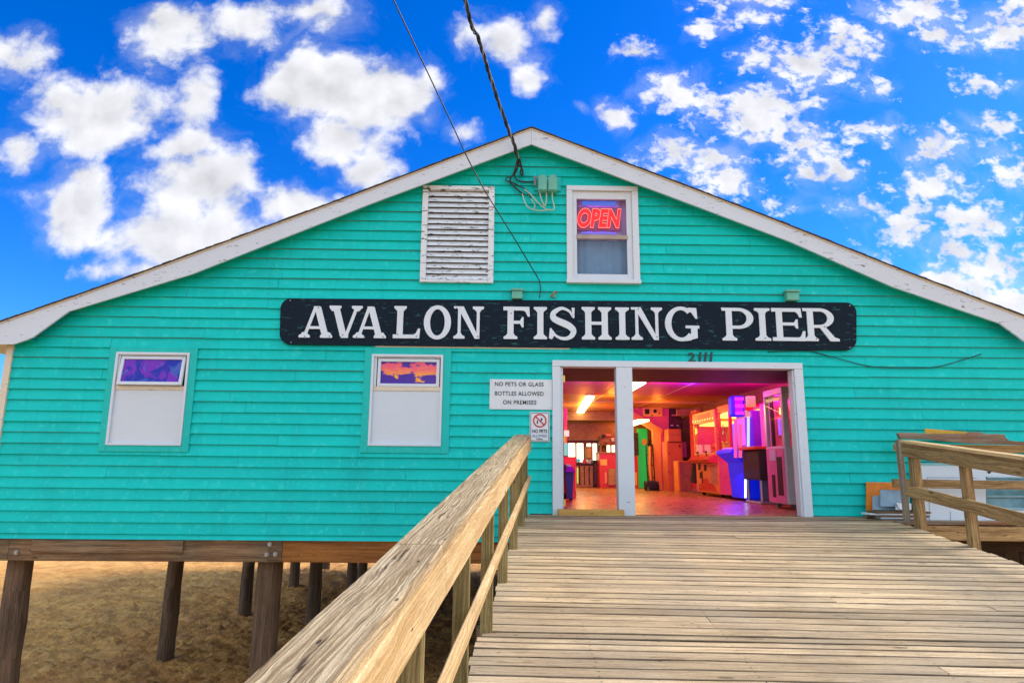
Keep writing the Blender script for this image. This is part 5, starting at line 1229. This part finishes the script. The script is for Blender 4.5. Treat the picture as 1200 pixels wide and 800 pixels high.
# --- pink/white crane next to the jamb
def white_crane():
    t = thing('crane_machine', 'white sided crane machine with pink lit front, nearest to the right door jamb', 'claw machine', (5.2, 2.2, 0))
    x0, x1, y0, y1 = 4.76, 5.75, 1.55, 2.36; H = 2.04
    g = MB(); g.rbox(x0, x1, y0, y1, .08, 1.04, .012); g.build('body', C_wh, t)
    g = MB(); g.box(x0-.012, x0-.001, y0+.06, y1-.03, .10, 1.0); g.build('painted_pink_light', C_pk, t)  # pink light on the white front is put into this panel colour
    g = MB(); g.box(x0-.02, x0-.0125, y0+.14, y0+.34, .22, .86); g.box(x0-.02, x0-.0125, y0+.46, y0+.58, .18, .56); g.build('slot', C_dk, t)
    g = MB(); g.box(x0-.026, x0-.0205+.005, y0+.36, y0+.62, .80, .98); g.build('notice_paper', T['signwhite'], t)
    g = MB()
    for (xx, yy_, ww) in ((x0, y0, .10), (x0, y1-.07, .07), (x1-.07, y0, .07), (x1-.07, y1-.07, .07)): g.rbox(xx, xx+ww, yy_, yy_+ww, 1.041, H-.12, .008)
    g.rbox(x0, x1, y0, y1, H-.119, H, .012); g.build('cabinet_frame', C_wh, t)
    g = MB(); g.poly([(x0+.01, y1-.07, 1.05), (x0+.01, y0+.10, 1.05), (x0+.01, y0+.10, H-.12), (x0+.01, y1-.07, H-.12)]); g.poly([(x0+.1, y0+.01, 1.05), (x1-.07, y0+.01, 1.05), (x1-.07, y0+.01, H-.12), (x0+.1, y0+.01, H-.12)]); g.build('glass', T['mglass'], t)
    g = MB(); g.box(x0+.30, x1-.02, y0+.25, y0+.28, 1.05, H-.13); g.build('inner_panel', P_('slate_panel', (.09, .10, .13), .4), t)
    g = MB(); g.box(x0+.2, x0+.23, y0+.62, y1-.1, 1.25, 1.55); g.build('lit_window', glow('blue_violet_window', (.35, .08, 1.), .9), t)
    g = MB(); g.box(x0+.25, x0+.28, y0+.60, y1-.08, 1.62, 1.74); g.build('reflection_bar', glow('yellow_reflection_glow', (1., .6, .1), 3.), t)  # yellow bar takes the place of a reflected lamp
    g = MB(); g.tube([(x0+.3, y0+.3, 1.5), (x0+.75, y0+.25, 1.1)], .01, 6); g.build('arm', T['metal'], t)
    for (xx, yy_) in ((x0+.12, y0+.12), (x0+.12, y1-.12), (x1-.12, y0+.12)):
        g = MB(); g.tube([(xx, yy_-.02, .04), (xx, yy_+.02, .04)], .04, 10); g.build('caster', T['metal'], t)
    alight('crane_light', (x0+.05, y0+.9, H-.2), .1, .8, 5, (1., .4, .15), (x0+.5, y0+1, 1.0))
white_crane()
alight('magenta_wash', (4.3, 2.4, 2.2), .6, .4, 10*K, (1., .05, .45), (4.9, 2.3, .5))
# --- pieces seen down the room : boxes placed at surveyed depth
def block(x0_, x1_, y0_, y1_, Y, dep, floor=False, c=.01):
    a, b_ = at(x0_, y1_, Y), at(x1_, y0_, Y); g = MB(); g.rbox(a.x, b_.x, Y, Y+dep, 0.004 if floor else a.z, b_.z, c); return g, a, b_
# trash bin
a, b_ = at(661, 587, 3.8), at(672, 543.5, 3.8)
t = thing('trash_bin', 'tall dark blue wheeled bin just inside the narrow left doorway', 'bin', ((a.x+b_.x)/2, 3.9, 0))
g = MB(); xa, xb, zt_ = a.x+.03, b_.x, b_.z
g.hexa([Vector((xa+.03, 3.75, .05)), Vector((xb-.03, 3.75, .05)), Vector((xb, 3.72, zt_-.16)), Vector((xa, 3.72, zt_-.16))], [Vector((xa+.03, 4.2, .05)), Vector((xb-.03, 4.2, .05)), Vector((xb, 4.25, zt_-.12)), Vector((xa, 4.25, zt_-.12))]); g.build('body', C_bl2 := P_('blue_plastic', (.02, .03, .30), .4), t)
g = MB(); g.hexa([Vector((xa-.02, 3.68, zt_-.155)), Vector((xb+.02, 3.68, zt_-.155)), Vector((xb-.03, 3.74, zt_-.05)), Vector((xa+.03, 3.74, zt_-.05))], [Vector((xa-.02, 4.28, zt_-.115)), Vector((xb+.02, 4.28, zt_-.115)), Vector((xb-.03, 4.2, zt_)), Vector((xa+.03, 4.2, zt_))]); g.build('lid', C_bl2, t)
g = MB(); g.tube([(xa-.01, 4.22, .07), (xa+.05, 4.22, .07)], .07, 12); g.tube([(xb-.05, 4.22, .07), (xb+.01, 4.22, .07)], .07, 12); g.build('wheel', C_dk, t)
# red cabinet behind bin
g, a, b_ = block(661, 675, 535, 577, 5.2, .7, True); t = thing('arcade_machine', 'bright red arcade cabinet behind the blue bin', 'arcade machine', ((a.x+b_.x)/2, 5.5, 0)); g.build('body', C_red, t)
g, a, b_ = block(661, 664.5, 478, 534.5, 5.25, .5); g.build('upper_cabinet', C_or, t)
g, a, b_ = block(661, 665.5, 519, 533.5, 5.18, .04); g.build('lit_panel', glow('teal_screen', (.1, .7, .55), .6), t)
g, a, b_ = block(661, 667, 504, 511, 5.18, .04); g.build('lit_art', glow('cream_art', (1., .65, .5), .8), t)
g, a, b_ = block(673.8, 675.3, 546, 576, 5.15, .03); g.build('edge_trim', C_or, t)
# counters far back
def simple(name, px4, Y, dep, mat, label, cat, floor=False, group=None, extra=None):
    g, a, b_ = block(*px4, Y, dep, floor)
    if extra is None: return solo(g, name, mat, label, cat, group)
    t = thing(name, label, cat, ((a.x+b_.x)/2, Y+dep/2, max(0, a.z) if not floor else 0)); g.build(extra[0], mat, t)
    for nm, p4, dy_, dep2, m2 in extra[1]: g2, _, _ = block(*p4, Y+dy_, dep2); g2.build(nm, m2, t)
    return t
simple('wood_counter', (674.5, 695, 545, 569), 13.6, .7, C_tan, 'brown boarded counter across the back of the left room', 'counter', True, None, ('front', [('counter_top', (673.5, 695.5, 543, 545), -.05, .8, C_dk), ('board_gap', (678.5, 680, 546, 568), -.02, .015, C_dk), ('board_gap', (684.5, 685.3, 546, 568), -.02, .015, C_dk), ('board_gap', (690, 691, 546, 568), -.02, .015, C_dk), ('lit_slit', (676.2, 677.6, 548, 566), -.02, .015, glow('green_yellow', (.5, .8, .1), .7))]))
simple('dark_cabinet', (695.5, 702.5, 539, 570), 13.5, .8, C_dk, 'narrow black cabinet between brown counter and red kiosk', 'cabinet', True, None, ('body', [('door_panel', (696.5, 701.5, 543, 568), -.02, .015, P_('brown_black', (.06, .03, .02), .4))]))
simple('ticket_kiosk', (702.8, 722.5, 531, 571), 12.9, .8, C_red, 'red kiosk with a small yellow notice at the back of the left room', 'kiosk', True, None, ('body', [('notice', (703.5, 711.5, 538, 545), -.02, .015, C_yl), ('bottle_shape', (709, 711, 553, 566), -.02, .015, P_('pale_orange', (.8, .4, .2), .4)), ('radiator', (713, 722, 549, 568), -.1, .09, C_tan), ('top_shelf', (702, 722.5, 529.5, 531), -.05, .9, C_tan)]))
simple('display_shelf', (703.5, 722.5, 511, 521), 13.3, .5, P_('red_brown_shelf', (.45, .10, .04), .5, var=.4, scale=14), 'shelf of small red and dark goods above the red kiosk', 'shelf', False, None, ('board', [('goods', (705, 709, 509, 513), -.06, .05, C_dk), ('goods', (710, 716, 508, 511), -.06, .05, C_red), ('goods', (716.5, 720, 513, 517), -.06, .05, C_wh), ('goods', (708, 713, 515, 518), -.06, .05, C_tan), ('upright', (703.5, 705, 521, 529.4), -.0, .05, C_tan)]))
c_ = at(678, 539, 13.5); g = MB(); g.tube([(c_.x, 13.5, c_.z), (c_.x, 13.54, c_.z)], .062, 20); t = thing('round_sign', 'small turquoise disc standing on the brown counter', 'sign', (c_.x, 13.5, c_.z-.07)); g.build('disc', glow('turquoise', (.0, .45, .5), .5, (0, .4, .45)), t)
g = MB(); g.tube([(c_.x, 13.55, c_.z-.13), (c_.x, 13.55, c_.z)], .01, 6); g.build('stem', C_dk, t)
for i, (xa_, xb_, cl, lb) in enumerate(((683, 687, C_red, 'small red carton, left of the pair on the brown counter'), (688.5, 692.5, C_wh, 'small pale carton, right of the pair on the brown counter'))):
    g, a, b_ = block(xa_, xb_, 538.5, 543, 13.65, .1); solo(g, 'carton', cl, lb, 'carton')
simple('hanging_monitor', (687, 694.5, 523, 538.5), 14.35, .15, C_tan, 'boxy shape silhouetted before the middle back window', 'monitor', False, None, ('case', [('screen_face', (688, 693, 525, 536), -.02, .015, C_yl)]))
# alcove wall and pink partition
g = MB(); a = at(783, 470, 11.2); g.box(a.x, IX1-.01, 11.2, 11.3, 0, 2.2); g.build('alcove_wall', P_('dark_ply', (.16, .10, .05), .6, var=.25), bld)
g = MB(); g.box(a.x+.0, IX1-.01, 10.2, 10.3, at(790, 479, 10.2).z, 2.2); g.build('alcove_header', C_tan, bld)
C_pw = P_('pink_wall_paint', (.72, .10, .28), .5)
g = MB(); Yp = 11.1
pts = [at(739, 470, Yp), at(783.5, 470, Yp), at(783.5, 576, Yp), at(774.5, 576, Yp), at(774.5, 507, Yp), at(768, 503, Yp), at(739, 482, Yp)]
pts = [(p.x, max(.0, p.z)) for p in pts]; pts[0] = (pts[0][0]-.8, 2.49); pts[1] = (pts[1][0], 2.49); pts[-1] = (pts[-1][0]-.8, pts[-1][1]+.35)
g.prism(pts, Yp, Yp+.12); g.build('pink_partition', C_pw, bld)
g = MB(); pp = [at(739, 480.5, Yp-.05), at(776, 503, Yp-.05), at(776, 508, Yp-.05), at(766, 506, Yp-.05), at(739, 488.5, Yp-.05)]; g.prism([(p.x, p.z) for p in pp], Yp-.1, Yp-.005); g.build('stair_stringer', C_or, bld)
simple('wall_panel', (753.5, 776, 475.5, 487.5), Yp-.06, .05, C_yl, 'orange board with dark round dials on the pink wall', 'panel', False, None, ('board', [('dial', (756, 761, 479, 485), -.03, .025, C_dk), ('dial', (766, 769.5, 479.5, 483.5), -.03, .025, C_dk), ('dial', (763.5, 765, 486, 487.3), -.03, .025, C_dk), ('dial', (771.5, 773.5, 483, 485), -.03, .025, C_red)]))
simple('orange_door', (766, 773.8, 503.5, 574), Yp-.25, .05, C_or, 'narrow orange door leaf beside the pink column', 'door', True, None, ('leaf', [('door_handle', (767, 768, 537, 540), -.03, .025, T['brass'])]))
simple('green_door', (748.5, 758.5, 502, 569), 13.5, .08, glow('green_paint_with_glow', (.0, .30, .05), .5, (.02, .62, .16)), 'vivid green door panel with a yellow note, behind the hand truck', 'door', True, None, ('leaf', [('yellow_note', (752.5, 758.3, 514.5, 521), -.02, .015, C_yl)]))  # green emission is put into the leaf paint; the door is no lamp
simple('red_cooler', (741, 747.5, 534, 569), 13.2, .4, C_red, 'red cooler half hidden by the white middle post', 'cooler', True, None, ('body', [('cooler_glass', (741, 748, 507, 533), .05, .1, P_('dark_glass', (.10, .12, .06), .1, var=.4, scale=20)), ('cream_panel', (743.5, 746.5, 553, 568), -.02, .015, C_yl)]))
# hand truck
a = at(758, 573, 10.6); b_ = at(768, 573, 10.6); zt_ = at(760, 518, 10.6).z
t = thing('hand_truck', 'dark hand truck standing upright in front of the green door', 'hand truck', ((a.x+b_.x)/2, 10.6, 0))
xa, xb = a.x+.03, b_.x-.02; g = MB()
g.tube([(xa, 10.55, .12), (xa, 10.7, zt_-.1), (xa+.06, 10.72, zt_), (xb-.06, 10.72, zt_), (xb, 10.7, zt_-.1), (xb, 10.55, .12)], .022, 8)
for z_ in (.4, .75, 1.05): g.tube([(xa, 10.6, z_), (xb, 10.6, z_)], .016, 6)
g.build('frame', C_dk, t)
for x_ in (xa-.07, xb+.07): g = MB(); g.tube([(x_-.03, 10.55, .14), (x_+.03, 10.55, .14)], .14, 16); g.build('wheel', C_dk, t)
g = MB(); g.rbox(xa-.12, xb+.12, 10.28, 10.52, .01, .03, .004); g.rbox(xa-.02, xb+.02, 10.30, 10.5, .031, .30, .05); g.build('toe_plate', C_dk, t)
g = MB(); g.tube([(xa+.08, 10.5, .3), (xa+.07, 10.55, .8), (xa+.1, 10.6, 1.3)], .04, 8); g.build('orange_strap', C_or, t, smooth=True)
# lockers
simple('steel_locker', (783.3, 799.5, 517, 575), 10.35, .6, P_('orange_red_steel', (.62, .17, .05), .4), 'tall orange red cupboard right of the pink column', 'locker', True, None, ('body', [('door_gap', (783.4, 799.4, 517.5, 518.3), -.015, .01, C_dk), ('door_handle', (796, 797.5, 521, 524), -.03, .025, C_dk), ('hinge', (783.8, 784.6, 530, 532), -.03, .025, C_dk), ('hinge', (783.8, 784.6, 552, 554), -.03, .025, C_dk)]))
simple('storage_box', (783.3, 798, 502.5, 516.7), 10.4, .5, P_('orange_red_box', (.65, .20, .06), .5), 'orange red box standing on top of the tall cupboard', 'box', False, None, ('carton', [('tape_strip', (783.4, 797.9, 509, 509.8), -.012, .01, C_tan)]))
simple('wall_poster', (783.5, 798, 477.5, 501.5), 11.14, .03, P_('dark_photo_poster', (.12, .05, .05), .4, var=.45, scale=12), 'dark reddish poster above the storage box', 'poster', False, None, ('sheet', [('pale_mark', (787, 796, 485.5, 487), -.012, .01, C_pk), ('pale_mark', (786, 789, 497.5, 499), -.012, .01, C_wh), ('pale_mark', (793, 795.5, 497.5, 499), -.012, .01, C_wh)]))
simple('price_sheet', (799.8, 804.2, 517.5, 535.5), 10.7, .02, C_pk, 'pinkish paper sheet hanging beside the orange red cupboard', 'sheet', False)
simple('low_cabinet', (796, 814.5, 541, 576.5), 9.7, .5, C_tan, 'low brown cabinet in front of the tall orange red cupboard', 'cabinet', True, None, ('body', [('cabinet_top', (795, 815, 540, 541), -.04, .58, C_or), ('side_edge', (795.5, 796.4, 541.2, 576), -.02, .5, C_or)]))
# coat stand
c_ = at(817, 577, 8.6); t = thing('coat_stand', 'stand with a draped black coat beside the orange claw machine', 'coat stand', (c_.x, 8.6, 0))
g = MB(); zc2 = at(816, 537, 8.6).z
g.tube([(c_.x, 8.6, zc2+.02), (c_.x, 8.6, zc2-.12), (c_.x+.0, 8.6, zc2-.35), (c_.x+.01, 8.6, zc2-.62), (c_.x, 8.6, zc2-.66)], [.04, .12, .13, .17, .15], 14); g.build('black_coat', C_dk, t, smooth=True)
g = MB(); g.tube([(c_.x, 8.6, .02), (c_.x, 8.6, zc2+.08)], .02, 8)
for a_ in (0, 1.57, 3.14, 4.71): g.tube([(c_.x, 8.6, .1), (c_.x+.18*math.cos(a_), 8.6+.18*math.sin(a_), .02)], .014, 6)
g.build('stand_pole', T['metal'], t)
# narrow red cabinet left of claw machine
simple('vending_machine', (815.5, 820.5, 483, 535), 9.3, .5, C_red, 'narrow red vending cabinet directly behind the orange claw machine', 'vending machine', False, None, ('body', [('top_box', (815.3, 820.8, 480, 489), -.04, .5, C_or), ('lower_body', (815.5, 821, 535.2, 576), .02, .45, C_red)]))
# ------------------------------------------------------------------ prune unused materials
for m in list(bpy.data.materials):
    if m.users == 0: bpy.data.materials.remove(m)
